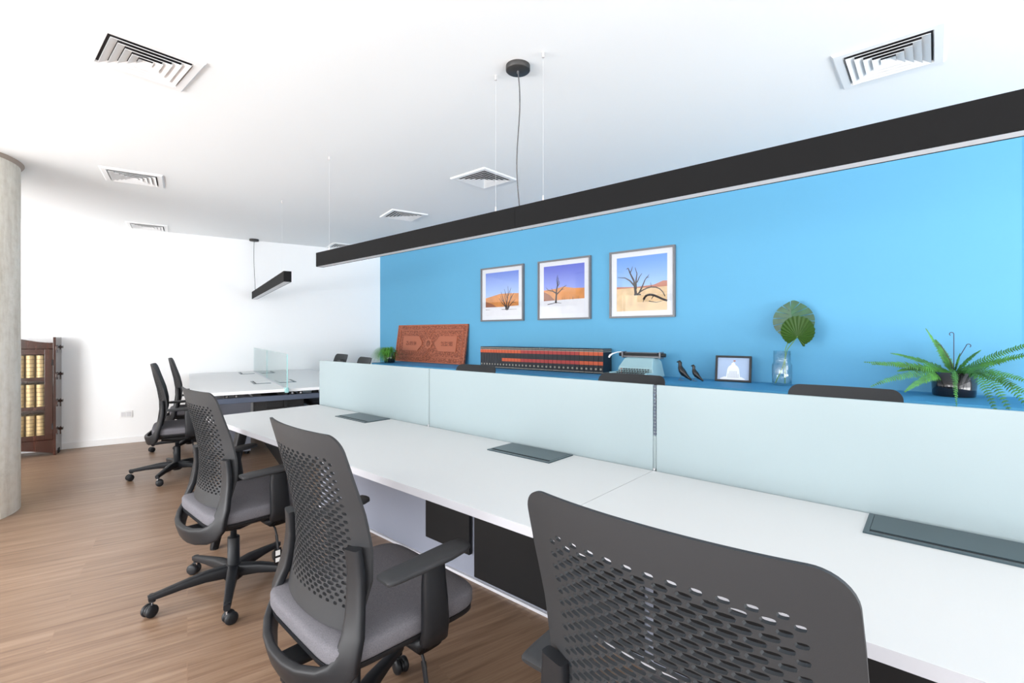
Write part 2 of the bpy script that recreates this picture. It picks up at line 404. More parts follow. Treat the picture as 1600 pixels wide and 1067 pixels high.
# ------------------------------------------------------------------ linear pendant lights
M_diff = mat('opal_diffuser', (.82, .82, .84), .5)
def beam_light(name, loc, rz, x0, x1, y0, y1, z0, z1, wires, rose, joint, label):
    """x along the beam; coordinates local to the empty at the ceiling"""
    t = empty(name, loc, rz); tag(t, label, 'pendant light', 'black linear pendant lights')
    segs = [(x0, joint - .0008), (joint + .0008, x1)] if joint is not None else [(x0, x1)]
    for (a, b) in segs:
        mb = MB(); tk = .003
        mb.box(a, b, y0, y0 + tk, z0, z1); mb.box(a, b, y1 - tk, y1, z0, z1); mb.box(a, b, y0 + tk, y1 - tk, z1 - tk, z1)
        mb.build('housing', M_beam, t)
        mb = MB(); mb.box(a + .003, b - .003, y0 + tk, y1 - tk, z0 + .0015, z0 + .006); mb.build('diffuser', M_diff, t)
    for x in (x0, x1):
        mb = MB(); mb.box(x - .0015, x + .0015, y0, y1, z0 - .0005, z1); mb.build('end_cap', M_beam, t)
    ym = (y0 + y1) / 2
    for x in wires:
        mb = MB(); mb.cyl((x, ym, z1), (x, ym, -.002), .0004, n=5); wq = mb.build('suspension_wire', mat_wire, t)
        mb = MB(); mb.cyl((x, ym, -.022), (x, ym, 0), .006, n=10); mb.build('wire_anchor', M_grip, t)
        mb = MB(); mb.cyl((x, ym, z1), (x, ym, z1 + .03), .0045, .003, n=8); mb.build('wire_gripper', M_grip, t)
    mb = MB(); mb.lathe([(0, -.024), (.052, -.024), (.055, -.021), (.055, 0)], 40, c=rose); rs = mb.build('ceiling_rose', M_rose, t)
    mb = MB(); N = 24; pts = []
    tx = joint if joint is not None else wires[0] if False else rose[0]
    for i in range(N + 1):
        f = i / N; z = -.022 + (z1 + .022 + .0) * f
        pts.append((rose[0] + (tx - rose[0]) * f + .016 * math.sin(f * 2 * PI) * (1 - .3 * f), rose[1] + (ym - rose[1]) * f - .006 * math.sin(f * 5), z))
    mb.tube(pts, .0028, 8); mb.cyl((rose[0], rose[1], -.036), (rose[0], rose[1], -.022), .005, n=10); mb.build('power_cord', M_cord, t)
    return t
mat_wire = mat('steel_wire', (.75, .75, .75), .35, .3)
M_grip = mat('nickel_gripper', (.72, .68, .66), .3, .5)
M_rose = mat('black_metal_rose', (.03, .028, .027), .5)
M_cord = mat('grey_textile_cord', (.10, .10, .105), .8)
lz = -H_CEIL
beam_light('linear_pendant_light', (0, 0, H_CEIL), 0, -3.27, .43, 1.635, 1.69, 1.7285 + lz, 1.825 + lz,
           [-3.137, -1.563, -1.28, .30], (-1.43, 1.669), -1.42, 'long black linear pendant light crossing the photo in front of blue wall')
# far light, u axis along local -X
beam_light('linear_pendant_light', (0, 0, H_CEIL), ROT_FAR, -7.01, -4.545, .69, .752, 1.708 + lz, 1.800 + lz,
           [-4.84], (-6.99, .714), None, 'short black linear pendant light near the white wall, above the far desks')

# ------------------------------------------------------------------ office chair
def shell_y(z):
    P = [(.445, -.215), (.52, -.200), (.60, -.190), (.68, -.192), (.78, -.207), (.88, -.230), (.96, -.246), (1.0, -.253)]
    if z <= P[0][0]: return P[0][1]
    for (a, b), (c, d) in zip(P, P[1:]):
        if z <= c:
            f = (z - a) / (c - a); f2 = f; return b + (d - b) * f2
    return P[-1][1]
def shell_c(z):
    f = (z - .445) / .55; return .05 * (1 - f) + .030 * f + .012 * math.sin(f * PI)
def shell_w(z):
    P = [(.445, .205), (.50, .218), (.60, .236), (.70, .240), (.80, .238), (.90, .235), (1.0, .230)]
    wv = P[-1][1]
    for (a, b), (c, d) in zip(P, P[1:]):
        if z <= c: wv = b + (d - b) * (z - a) / (c - a); break
    r = .045; top = .995
    if z > top - r: wv -= r - math.sqrt(max(0, r * r - (z - (top - r)) ** 2))
    rb = .03; bot = .468
    if z < bot + rb: wv -= rb - math.sqrt(max(0, rb * rb - (bot + rb - z) ** 2))
    return wv
def shell_p(s, z, off):
    """s in -1..1 across; off = depth offset toward the rear"""
    ww = shell_w(z); wf = .23
    c = shell_c(z); x = s * ww
    y = shell_y(z) + c * (abs(x) / wf) ** 2.2
    return Vector((x, y - off, z))
def make_shell():
    mb = MB(); TH = .0075
    rows = 36; z0, z1 = .522, .93; dz = (z1 - z0) / rows; ncol = 12
    NB = 12
    def sheet(off, flip, mi=0):
        pass
    fr, bk = .0, TH
    verts = {}
    def V(s, z, side):
        key = (round(s, 6), round(z, 6), side)
        i = verts.get(key)
        if i is None:
            i = len(mb.v); verts[key] = i; mb.v.append(tuple(shell_p(s, z, TH if side else 0)))
        return i
    def face(ix): mb.f.append(ix); mb.m.append(0); mb.sm.append(True)
    SW = .82; dc = 2 * SW / ncol       # column pitch in s
    xs_margin = [-1, -.985, -.94, -.87, -SW]
    hs = dc / 2
    grid_s = [-SW + i * hs / 2 for i in range(ncol * 4 + 1)]
    full_s = [-1, -.985, -.94, -.87] + grid_s + [.87, .94, .985, 1]
    def quadrow(sl, za, zb):
        for a, b in zip(sl, sl[1:]):
            face([V(a, za, 0), V(b, za, 0), V(b, zb, 0), V(a, zb, 0)])
            face([V(a, zb, 1), V(b, zb, 1), V(b, za, 1), V(a, za, 1)])
    zb_ = [.468, .4693, .473, .479, .486, .495, .507, z0]
    zt_ = [z1, .937, .945, .952, .96, .968, .975, .981, .986, .990, .993, .9945, .995]
    for a, b in zip(zb_, zb_[1:]): quadrow(full_s, a, b)
    for a, b in zip(zt_, zt_[1:]): quadrow(full_s, a, b)
    for r in range(rows):
        za = z0 + r * dz; zb = za + dz; zm = (za + zb) / 2
        quadrow([-1, -.985, -.94, -.87, -SW], za, zb); quadrow([SW, .87, .94, .985, 1], za, zb)
        st = (r % 2) * hs
        cells = []
        if r % 2:
            quadrow([-SW, -SW + hs / 2, -SW + hs], za, zb); quadrow([SW - hs, SW - hs / 2, SW], za, zb)
            cells = [(-SW + hs + i * dc) for i in range(ncol - 1)]
        else: cells = [(-SW + i * dc) for i in range(ncol)]
        for sa in cells:
            sc = sa + dc / 2
            # size by place
            tz = (zm - z0) / (z1 - z0)
            fx = max(0, 1 - abs(sc / SW) ** 2.6); fz = min(1, (1 - tz) * rows / 4.0) * min(1, tz * rows / 7.0)
            k = .34 + .66 * min(1, fx * 1.25) * min(1, .25 + fz)
            hw = dc * .465 * k; hh = dz * .45 * (.62 + .38 * k)
            bnd = [(sa + dc * .0, za), (sa + dc * .25, za), (sc, za), (sa + dc * .75, za), (sa + dc, za), (sa + dc, zb), (sa + dc * .75, zb), (sc, zb), (sa + dc * .25, zb), (sa, zb)]
            # ten boundary points, ten hole points matched
            ang = [218, 240, 270, 300, 322, 38, 60, 90, 120, 142]
            hole = []
            for (bs, bz), an in zip(bnd, ang):
                an = math.radians(an); c = math.cos(an); q = math.sin(an)
                hole.append((sc + math.copysign(abs(c) ** .75, c) * hw, zm + math.copysign(abs(q) ** .75, q) * hh))
            n = len(bnd)
            # extra points at left and right tips
            bnd2 = bnd[:5] + [None] + bnd[5:] + [None]
            tipR = (sc + hw, zm); tipL = (sc - hw, zm)
            def hsc(h, side):
                k2 = 1.04 if side else .93
                return (sc + (h[0] - sc) * (1.02 if side else .95), zm + (h[1] - zm) * k2)
            for side in (0, 1):
                B = [V(*b, side) for b in bnd]; Hh = [V(*hsc(h, side), side) for h in hole]
                tR = V(*hsc(tipR, side), side); tL = V(*hsc(tipL, side), side)
                for i in range(n):
                    j = (i + 1) % n
                    if i == 4: fc = [B[4], B[5], Hh[5], tR, Hh[4]]
                    elif i == 9: fc = [B[9], B[0], Hh[0], tL, Hh[9]]
                    else: fc = [B[i], B[j], Hh[j], Hh[i]]
                    if side: fc = fc[::-1]
                    face(fc)
            ring = hole[:5] + [tipR] + hole[5:] + [tipL]
            for a, b in zip(ring, ring[1:] + ring[:1]):
                mb.f.append([V(*hsc(a, 0), 0), V(*hsc(b, 0), 0), V(*hsc(b, 1), 1), V(*hsc(a, 1), 1)]); mb.m.append(0); mb.sm.append(True)
    # rim
    zl = zb_ + [z0 + (r + 1) * dz for r in range(rows)][:-1] + zt_
    zl = sorted(set(round(z, 6) for z in zl))
    for a, b in zip(zl, zl[1:]):
        for s in (-1, 1): mb.f.append([V(s, a, 0), V(s, b, 0), V(s, b, 1), V(s, a, 1)]); mb.m.append(0); mb.sm.append(True)
    for z in (.468, .995):
        for a, b in zip(full_s, full_s[1:]): mb.f.append([V(a, z, 0), V(b, z, 0), V(b, z, 1), V(a, z, 1)]); mb.m.append(0); mb.sm.append(True)
    return mb

def superloop(hw, y0, y1, e, n, taper=0.0):
    pts = []
    ym = (y0 + y1) / 2; hd = (y1 - y0) / 2
    for i in range(n):
        an = 2 * PI * i / n; c = math.cos(an); q = math.sin(an)
        x = math.copysign(abs(c) ** (2 / e), c) * hw; y = math.copysign(abs(q) ** (2 / e), q)
        pts.append((x * (1 + taper * y), ym + y * hd))
    return pts
def layers(mb, L, n, mi=0):
    """L list of (loop, z) ; closes with fan"""
    vs = []
    for lp, z in L:
        for x, y in lp: vs.append((x, y, z))
    fs = []
    for k in range(len(L) - 1):
        for i in range(n):
            j = (i + 1) % n; fs.append((k * n + i, k * n + j, (k + 1) * n + j, (k + 1) * n + i))
    mb.add(vs, fs, mi, True)
    mb.add(vs[:n], [tuple(reversed(range(n)))], mi, False); mb.add(vs[-n:], [tuple(range(n))], mi, True)

def make_chair(label, group, star=-95):
    t = empty('office_chair'); tag(t, label, 'chair', group)
    sh = make_shell().build('backrest', M_shell, t, merge=False, recalc=True)
    bm_ = bmesh.new(); bm_.from_mesh(sh.data)
    for e_ in bm_.edges:
        if len(e_.link_faces) == 2 and e_.calc_face_angle(0) > math.radians(28): e_.smooth = False
    bm_.to_mesh(sh.data); bm_.free()
    # seat cushion
    n = 48; mb = MB()
    def lp(d): return superloop(.252 - d, -.245 + d, .238 - d, 7, n, .03)
    layers(mb, [(lp(.02), .404), (lp(.004), .407), (lp(0), .416), (lp(0), .435), (lp(.0), .446), (lp(.004), .453), (lp(.012), .458), (lp(.04), .462), (lp(.10), .464), (lp(.16), .464)], n)
    mb.build('seat', M_fabric, t)
    mb = MB()
    layers(mb, [(lp(.10), .372), (lp(.03), .378), (lp(.003), .392), (lp(.003), .405)], n)
    mb.build('seat_pan', M_dark, t)
    # back frame: U strap behind the shell
    half = [(.206, .690), (.208, .66), (.211, .62), (.215, .57), (.224, .52), (.234, .48), (.238, .445), (.233, .41), (.212, .380), (.175, .362), (.11, .350), (.05, .346), (0, .346)]
    pts = []; wd = []; th = []; nr = []
    def fy(x, z):
        base = shell_y(max(z, .445)) + shell_c(max(z, .445)) * (min(abs(x), .23) / .23) ** 2.2 - .022
        if z < .60:
            f = (.60 - z) / .245; base -= .030 * f ** 1.5
        base -= .012 * (1 - (abs(x) / .232) ** 2) * (1 if z < .42 else 0)
        return base
    full = [(-x, z) for x, z in half] + [(x, z) for x, z in reversed(half[:-1])]
    for x, z in full:
        pts.append((x, fy(x, z), z))
        f = min(1, max(0, (.69 - z) / .3)); wd.append(.052 + .024 * f); th.append(.024 + .004 * f); 
        nr.append((x * 1.2 if z < .5 else x * .8, -1, -.12 if z > .45 else -.30))
    mb = MB(); mb.sweep(pts, wd, th, nr, n=20, e=4.5)
    # spine running under the seat
    mb.sweep([(0, -.284, .346), (0, -.18, .346), (0, -.06, .352)], [.08, .09, .14], [.022, .024, .03], [(0, 0, 1)] * 3, n=12, e=4)
    mb.build('back_frame', M_dark, t)
    # mechanism + lever
    mb = MB(); mb.sweep([(0, -.11, .345), (0, 0, .338), (0, .12, .35)], [.16, .18, .16], [.04, .055, .035], [(0, 0, 1)] * 3, n=12, e=5)
    mb.build('tilt_mechanism', M_dark, t)
    mb = MB(); mb.tube([(.08, .03, .345), (.16, .04, .338), (.20, .045, .318), (.215, .05, .27)], .0045, 8); mb.sweep([(.205, .05, .285), (.22, .05, .22)], [.02, .018], [.010, .008], [(0, 1, 0)] * 2)
    mb.build('height_lever', M_dark, t)
    # gas lift
    mb = MB(); mb.lathe([(.014, .335), (.014, .26), (.026, .26), (.027, .255), (.027, .10), (.031, .10), (.033, .06), (.03, .052)][::-1], 28); mb.build('gas_lift', M_dark, t)
    mb = MB(); mb.lathe([(.036, .058), (.042, .062), (.044, .11), (.036, .125), (.03, .13)], 28); mb.build('base_hub', M_dark, t)
    for k in range(5):
        an = math.radians(star + 72 * k); Rz = Matrix.Rotation(an, 4, 'Z')
        mb = MB()
        mb.sweep([(.03, 0, .098), (.12, 0, .102), (.22, 0, .094), (.318, 0, .082), (.338, 0, .080)], [.05, .044, .036, .030, .026], [.060, .048, .034, .026, .024], [(0, 0, 1)] * 5, n=12, e=5, M=Rz)
        mb.cyl((.322, 0, .095), (.322, 0, .062), .013, n=12, M=Rz)
        lg = mb.build('base_leg', M_dark, t)
        # caster
        mb = MB(); cc = Vector((.322, 0, 0)); ca = random.uniform(0, 2 * PI) if k else .5
        Mx = Rz @ Matrix.Translation(cc) @ Matrix.Rotation(ca, 4, 'Z')
        mb.cyl((0, 0, .062), (0, 0, .045), .0055, n=8, M=Mx, mi=1)
        for s in (-1, 1):
            prof = [(.0, .004), (.018, .004), (.025, .007), (.0275, .012), (.0275, .017), (.025, .022), (.016, .0255), (0, .026)]
            Mw = Mx @ Matrix.Translation((.012, 0, .0275)) @ Matrix.Rotation(s * -PI / 2, 4, 'X')
            mb.lathe(prof, 24, M=Mw)
        # hood
        mb.cyl((.012, -.004, .0275), (.012, .004, .0275), .024, n=20, M=Mx)
        mb.build('caster', [M_dark, M_chrome], lg)
    for s in (-1, 1):
        mb = MB()
        mb.sweep([(s * .10, .02, .362), (s * .20, .02, .360), (s * .255, .02, .365), (s * .275, .02, .39), (s * .283, .02, .43), (s * .286, .015, .50), (s * .288, .01, .56), (s * .288, .01, .607)],
                 [.085, .085, .088, .090, .088, .084, .078, .070], [.026, .026, .030, .036, .036, .034, .030, .026],
                 [(0, 0, 1), (0, 0, 1), (s * .6, 0, .8)] + [(s, 0, .1)] * 5, n=14, e=3.5)
        ar = mb.build('armrest', M_dark, t)
        # pad
        P = [(-.152, .617, .052), (-.149, .618, .064), (-.135, .618, .070), (-.11, .619, .074), (-.03, .621, .080), (.05, .625, .082), (.10, .629, .076), (.122, .631, .062), (.13, .632, .034)]
        mb = MB(); mb.sweep([(s * .285, y, z) for y, z, _ in P], [w_ for _, _, w_ in P], [.012, .017, .020, .021, .022, .022, .020, .016, .010], [(0, 0, 1)] * len(P), n=16, e=3.4)
        mb.build('arm_pad', M_shell, ar)
    for c_ in t.children:
        if c_.name.split('.')[0] in ('seat', 'seat_pan', 'backrest', 'back_frame', 'armrest', 'height_lever'): c_.location.y = .07
    for c_ in t.children:
        if c_.name.split('.')[0] == 'armrest': c_.location.y = .085
    return t
G_CH = 'grey perforated office chairs'
ch1 = make_chair('grey office chair with perforated back in the centre foreground, second from the right camera-side', G_CH)
ch1['label'] = 'grey perforated-back office chair in centre foreground, its right armrest in full view'
ch1.location = (-1.345, .785, 0); ch1.rotation_euler = (0, 0, math.radians(-2.5))
def cplace(x, y, rz, label):
    c = copy_tree(ch1); c.location = (x, y, 0); c.rotation_euler = (0, 0, math.radians(rz)); tag(c, label, 'chair', G_CH); return c
c3 = cplace(-.292, .785, 0, 'large grey perforated-back office chair cut off by bottom edge, nearest the camera')
c1 = cplace(-2.59, .875, 0, 'grey perforated-back office chair at left end of the white desk, five-star base in full view')
# label tag hanging from the lever of the left chair
mb = MB(); mb.cyl((-2.372, .995, .262), (-2.372, .995, .225), .001, n=5, mi=0)
mb.box(-2.3735, -2.3705, .978, 1.012, .150, .225, 0); mb.box(-2.3704, -2.3700, .984, 1.006, .190, .215, 1); mb.box(-2.3704, -2.3700, .984, 1.006, .160, .180, 1)
o = mb.build('hang_tag', [M_black, M_white], None, bevel=.002); tag(o, 'small black hang tag with white print below left chair seat', 'hang tag')
pA = fuv(5.22, -.075); pB = fuv(6.37, 0.02)
FD = -math.degrees(AF)
cplace(pA.x, pA.y, FD, 'grey office chair seen side-on at far desk, nearer of the two by the white wall')
cplace(pB.x, pB.y, FD, 'grey office chair seen side-on at far desk, farther one closest to white wall')
pD = fuv(5.40, 1.50); pC = fuv(6.45, 1.52)
cplace(pD.x, pD.y, FD + 180, 'office chair top peeking over frosted screen just left of the grass plant')
cplace(pC.x, pC.y, FD + 184, 'narrow-looking office chair top over frosted screen against the white wall, leftmost of the peeking tops')
cplace(-2.89, 2.68, 180, 'office chair top showing over the screen in front of the carved panel and law books')
cplace(-1.47, 2.68, 180, 'office chair top showing over the screen in front of the typewriter')
cplace(-.34, 2.68, 180, 'office chair top showing over the screen between the glass vase and the fern')

# ------------------------------------------------------------------ desks
def power_box(parent, x, y, z, w_=.34, d=.17, flip=1, lid=None):
    t = 0
    mb = MB()
    x0, x1, y0, y1 = x - w_ / 2, x + w_ / 2, y - d / 2, y + d / 2
    mb.box(x0, x1, y0, y1, z, z + .0015)
    mb.box(x0, x0 + .012, y0, y1, z + .0015, z + .004); mb.box(x1 - .012, x1, y0, y1, z + .0015, z + .004)
    mb.box(x0 + .012, x1 - .012, y0, y0 + .014, z + .0015, z + .004) if flip > 0 else mb.box(x0 + .012, x1 - .012, y1 - .014, y1, z + .0015, z + .004)
    o = mb.build('power_box', M_box, parent)
    mb = MB()
    if flip > 0: mb.box(x0 + .013, x1 - .013, y0 + .028, y1 - .002, z + .002, z + .0045)
    else: mb.box(x0 + .013, x1 - .013, y0 + .002, y1 - .028, z + .002, z + .0045)
    mb.build('lid', lid or M_box, o)
    mb = MB()
    if flip > 0: mb.box(x0 + .012, x1 - .012, y0 + .014, y0 + .0278, z + .0015, z + .002)
    else: mb.box(x0 + .012, x1 - .012, y1 - .0278, y1 - .014, z + .0015, z + .002)
    mb.build('brush_slot', M_boxdark, o)

DZ = .74; TK = .026
desk = empty('desk_bench', (-1.42, 1.72, 0)); tag(desk, 'long white double-sided desk bench with frosted glass screens, filling the right half', 'desk')
def dp(x): return x + 1.42
def dy(y): return y - 1.72
for (a, b) in ((-3.39, -.7965), (-.7945, .555)):
    for (c, d) in ((.991, 1.705), (1.735, 2.449)):
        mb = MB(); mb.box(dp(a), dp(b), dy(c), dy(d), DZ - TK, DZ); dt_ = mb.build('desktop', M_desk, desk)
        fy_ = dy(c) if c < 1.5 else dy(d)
        mb = MB(); mb.box(dp(a), dp(b), min(fy_, fy_ + (-.0012 if c < 1.5 else .0012)), max(fy_, fy_ + (-.0012 if c < 1.5 else .0012)), DZ - TK, DZ - .0006); mb.build('edge_shade', M_edge_shade, dt_)  # thin strip carrying the painted shade of the desk's long edge
for (a, b) in ((-3.38, -2.128), (-2.118, -.80), (-.785, .54)):
    # frosted glass pane
    mb = MB(); mb.box(dp(a), dp(b), dy(1.715), dy(1.725), DZ - .03, 1.061); g = mb.build('glass_screen', M_frost, desk, bevel=.001); 
mb = MB(); mb.box(dp(-2.1265), dp(-2.1195), dy(1.716), dy(1.724), DZ - .02, 1.060); mb.build('screen_joint_strip', M_strip, desk)
mb = MB(); mb.box(dp(-.7985), dp(-.7865), dy(1.7165), dy(1.7235), DZ - .02, .868, 0)
mb.box(dp(-.7945), dp(-.7905), dy(1.717), dy(1.723), .868, 1.0595, 0)
for k in range(15):
    z = 1.0585 - .0127 * k; mb.box(dp(-.7978), dp(-.7872), dy(1.7162), dy(1.7238), z - .0085, z, 1)
mb.build('screen_joint_strip', [M_strip, M_bluegrey], desk)
mb = MB()
for x in (-.7925, -2.123): mb.cyl((dp(x), dy(1.712), DZ + .001), (dp(x), dy(1.712), DZ + .010), .006, n=10)
mb.build('screen_clip', M_chrome, desk)
for x in (-2.64, -1.318, .03):
    power_box(desk, dp(x), dy(1.612), DZ)
# white spine panel below, black cable cabinets
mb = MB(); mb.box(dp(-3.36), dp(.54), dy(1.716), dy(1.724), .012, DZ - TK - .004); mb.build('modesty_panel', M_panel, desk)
mb = MB(); mb.box(dp(-3.36), dp(.54), dy(1.700), dy(1.740), .0, .014); mb.build('floor_rail', M_edge, desk)
for (a, b, z0, yy) in ((-2.125, -1.775, .13, 1.69), (-1.745, -.83, .03, 1.695), (-.79, .53, .03, 1.695)):
    mb = MB(); mb.box(dp(a), dp(b), dy(yy), dy(1.712), z0, DZ - TK - .004); mb.build('cable_cabinet', M_black, desk, bevel=.004)
for s in (-1, 1):
    for xx in (-3.16, .36):
        mb = MB()
        top = Vector((dp(xx), s * -.60 if False else (-s) * .60, .69)); foot = Vector((dp(xx), (-s) * .755, .0))
        mb.sweep([top, foot + Vector((0, 0, .008))], [.062, .040], [.055, .040], [(0, 1, .2)] * 2, n=12, e=6)
        lg = mb.build('leg', M_black, desk)
        mb = MB(); mb.cyl(foot, foot + Vector((0, 0, .012)), .022, n=16); mb.build('foot', M_black, lg)
for xx in (-3.16, .36):
    mb = MB(); mb.box(dp(xx) - .025, dp(xx) + .025, -.66, .66, .675, DZ - TK - .001); mb.build('cross_beam', M_black, desk, bevel=.003)
mb = MB(); mb.box(dp(-3.13), dp(.33), -.40, -.36, .67, .712); mb.build('long_rail', M_black, desk)

# far bench (local x = -u, y = v)
fo = fuv(4.61, .72); FZ = .775
fd = empty('desk_bench', (fo.x, fo.y, 0), ROT_FAR); tag(fd, 'far white desk bench with clear glass screen, pushed against the white wall', 'desk')
LN = 7.075 - 4.61
for (a, b) in ((-.70, -.012), (.012, .70)):
    for (c, d) in ((-LN, -LN / 2 - .001), (-LN / 2 + .001, 0)):
        mb = MB(); mb.box(c, d, a, b, FZ - TK, FZ); mb.build('desktop', M_desk_lit, fd, bevel=.0012)
for (a, b) in ((-LN + .02, -LN / 2 - .003), (-LN / 2 + .003, .05)):
    mb = MB(); mb.box(a, b, -.004, .004, FZ - .02, 1.078); g = mb.build('glass_screen', M_glass, fd)
    mb = MB(); mb.box(a, b, -.004, .004, 1.0782, 1.0795); mb.box(b - .0001, b + .0025, -.0042, .0042, FZ - .02, 1.0795); mb.build('glass_edge', M_glassedge, g)
mb = MB(); mb.box(-.03, .045, -.014, .014, FZ - .03, FZ + .012); mb.build('screen_clamp', M_glassedge, fd, bevel=.002)
mb = MB(); mb.box(-LN + .02, .02, -.011, .011, FZ - .004, FZ + .004); mb.build('screen_channel', M_edge, fd)
for x in (-.76, -2.14):
    for s in (-1, 1):
        power_box(fd, x, s * .115, FZ, w_=.30, d=.15, flip=-s, lid=M_desk_lit)
# frame below
mb = MB(); mb.box(-.06, -.01, -.69, .69, .675, .72); mb.build('end_beam', M_bluegrey, fd, bevel=.003)
mb = MB()
for y in (-.45, -.38, .05, .12, .42): mb.box(-.05, -.02, y - .018, y + .018, .72, FZ - TK); mb.cyl((-.008, y, .735), (-.004, y, .735), .008, n=10, mi=1)
mb.build('beam_bracket', [M_black, M_chrome], fd)
mb = MB(); mb.box(-LN + .05, -.05, -.155, .155, .61, .69); mb.build('cable_tray', M_black, fd, bevel=.004)
for s in (-1, 1):
    mb = MB(); mb.sweep([(-.05, s * .56, .69), (-.05, s * .70, .008)], [.062, .040], [.055, .040], [(0, 1, .2)] * 2, n=12, e=6); lg = mb.build('leg', M_black, fd)
    mb = MB(); mb.cyl((-.05, s * .70, 0), (-.05, s * .70, .012), .022, n=16); mb.build('foot', M_black, lg)
mb = MB(); mb.box(-LN + .05, -.02, -.012, .012, .05, FZ - TK - .004); mb.build('modesty_panel', M_black, fd)
# white pedestal cabinet under the far bench
pp = fuv(5.735, .35)
o = empty('drawer_pedestal', (pp.x, pp.y, 0), ROT_FAR); tag(o, 'pale drawer pedestal standing under the far desk bench', 'drawer pedestal')
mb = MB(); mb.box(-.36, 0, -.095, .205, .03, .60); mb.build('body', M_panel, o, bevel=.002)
for k in range(3):
    mb = MB(); mb.box(-.35, -.01, -.111, -.097, .04 + k * .187, .04 + k * .187 + .183); mb.build('drawer', M_panel, o, bevel=.001)
mb = MB()
for x in (-.33, -.03):
    for y in (-.06, .17): mb.cyl((x, y, 0), (x, y, .03), .02, n=12)
mb.build('foot', M_black, o)

# ------------------------------------------------------------------ blue credenza
CZ = .879; CY0 = 3.516
cr_ = empty('credenza', (-2.3, 3.82, 0)); tag(cr_, 'long low blue credenza running along the whole blue wall', 'credenza')
def ex(x): return x + 2.3
def ey(y): return y - 3.82
mb = MB()
x0, x1 = -5.60, .62; r = .10
poly = [(ex(x1), ey(YB - .002)), (ex(x1), ey(CY0))]
poly = [(ex(x0), ey(YB - .002)), (ex(x0), ey(CY0 + r))] + [(ex(x0 + r - r * math.cos(a)), ey(CY0 + r - r * math.sin(a))) for a in [PI / 2 * k / 8 for k in range(1, 9)]] + [(ex(.38), ey(CY0)), (ex(.38), ey(YB - .002))]
mb.prism(poly[::-1], CZ - .032, CZ); mb.build('top_slab', M_bluefurn, cr_, bevel=.002)
mb = MB(); mb.box(ex(x0 + .02), ex(.37), ey(CY0 + .035), ey(YB - .003), .06, CZ - .034); mb.build('carcass', M_bluefurn, cr_)
mb = MB(); mb.box(ex(x0 + .05), ex(.35), ey(CY0 + .07), ey(YB - .02), 0, .06); mb.build('plinth', M_black, cr_)
nd = 12; wdr = (.37 - (x0 + .02)) / nd
for k in range(nd):
    a = x0 + .02 + k * wdr
    mb = MB(); mb.box(ex(a + .0015), ex(a + wdr - .0015), ey(CY0 + .014), ey(CY0 + .034), .065, CZ - .042); d_ = mb.build('door', M_bluefurn, cr_, bevel=.0015)

# ------------------------------------------------------------------ framed desert photographs
def sky_mat(name, c_top, c_bot, z0, z1):
    m = bpy.data.materials.new(name); m.use_nodes = True; nt = m.node_tree; p = nt.nodes['Principled BSDF']
    tc = nt.nodes.new('ShaderNodeTexCoord'); sx = nt.nodes.new('ShaderNodeSeparateXYZ'); mr = nt.nodes.new('ShaderNodeMapRange')
    nt.links.new(tc.outputs['Object'], sx.inputs[0]); nt.links.new(sx.outputs['Z'], mr.inputs[0]); mr.inputs[1].default_value = z0; mr.inputs[2].default_value = z1
    r = nt.nodes.new('ShaderNodeValToRGB'); nt.links.new(mr.outputs[0], r.inputs[0]); r.color_ramp.elements[0].color = (*c_bot, 1); r.color_ramp.elements[1].color = (*c_top, 1)
    nt.links.new(r.outputs[0], p.inputs['Base Color']); p.inputs['Roughness'].default_value = .5; return m
M_tree = mat('printed_black_tree', (.02, .013, .015), .6)
M_orange = mat('printed_orange_dune', (.62, .24, .06), .6, var=(9, .18))
M_shade = mat('printed_brown_dune', (.28, .10, .05), .6)
M_salt = mat('printed_white_pan', (.70, .70, .74), .6, var=(14, .03))
M_sand = mat('printed_yellow_sand', (.72, .50, .28), .6, var=(12, .15))
M_red = mat('printed_red_dune', (.42, .13, .07), .6)
def strip(mb, pts, w0, w1, y, mi):
    n = len(pts)
    for i in range(n - 1):
        (xa, za), (xb, zb) = pts[i], pts[i + 1]; L = math.hypot(xb - xa, zb - za) or 1e-6; nx, nz = -(zb - za) / L, (xb - xa) / L
        wa = w0 + (w1 - w0) * i / (n - 1); wb = w0 + (w1 - w0) * (i + 1) / (n - 1)
        mb.add([(xa - nx * wa, y, za - nz * wa), (xa + nx * wa, y, za + nz * wa), (xb + nx * wb, y, zb + nz * wb), (xb - nx * wb, y, zb - nz * wb)], [(0, 1, 2, 3)], mi)
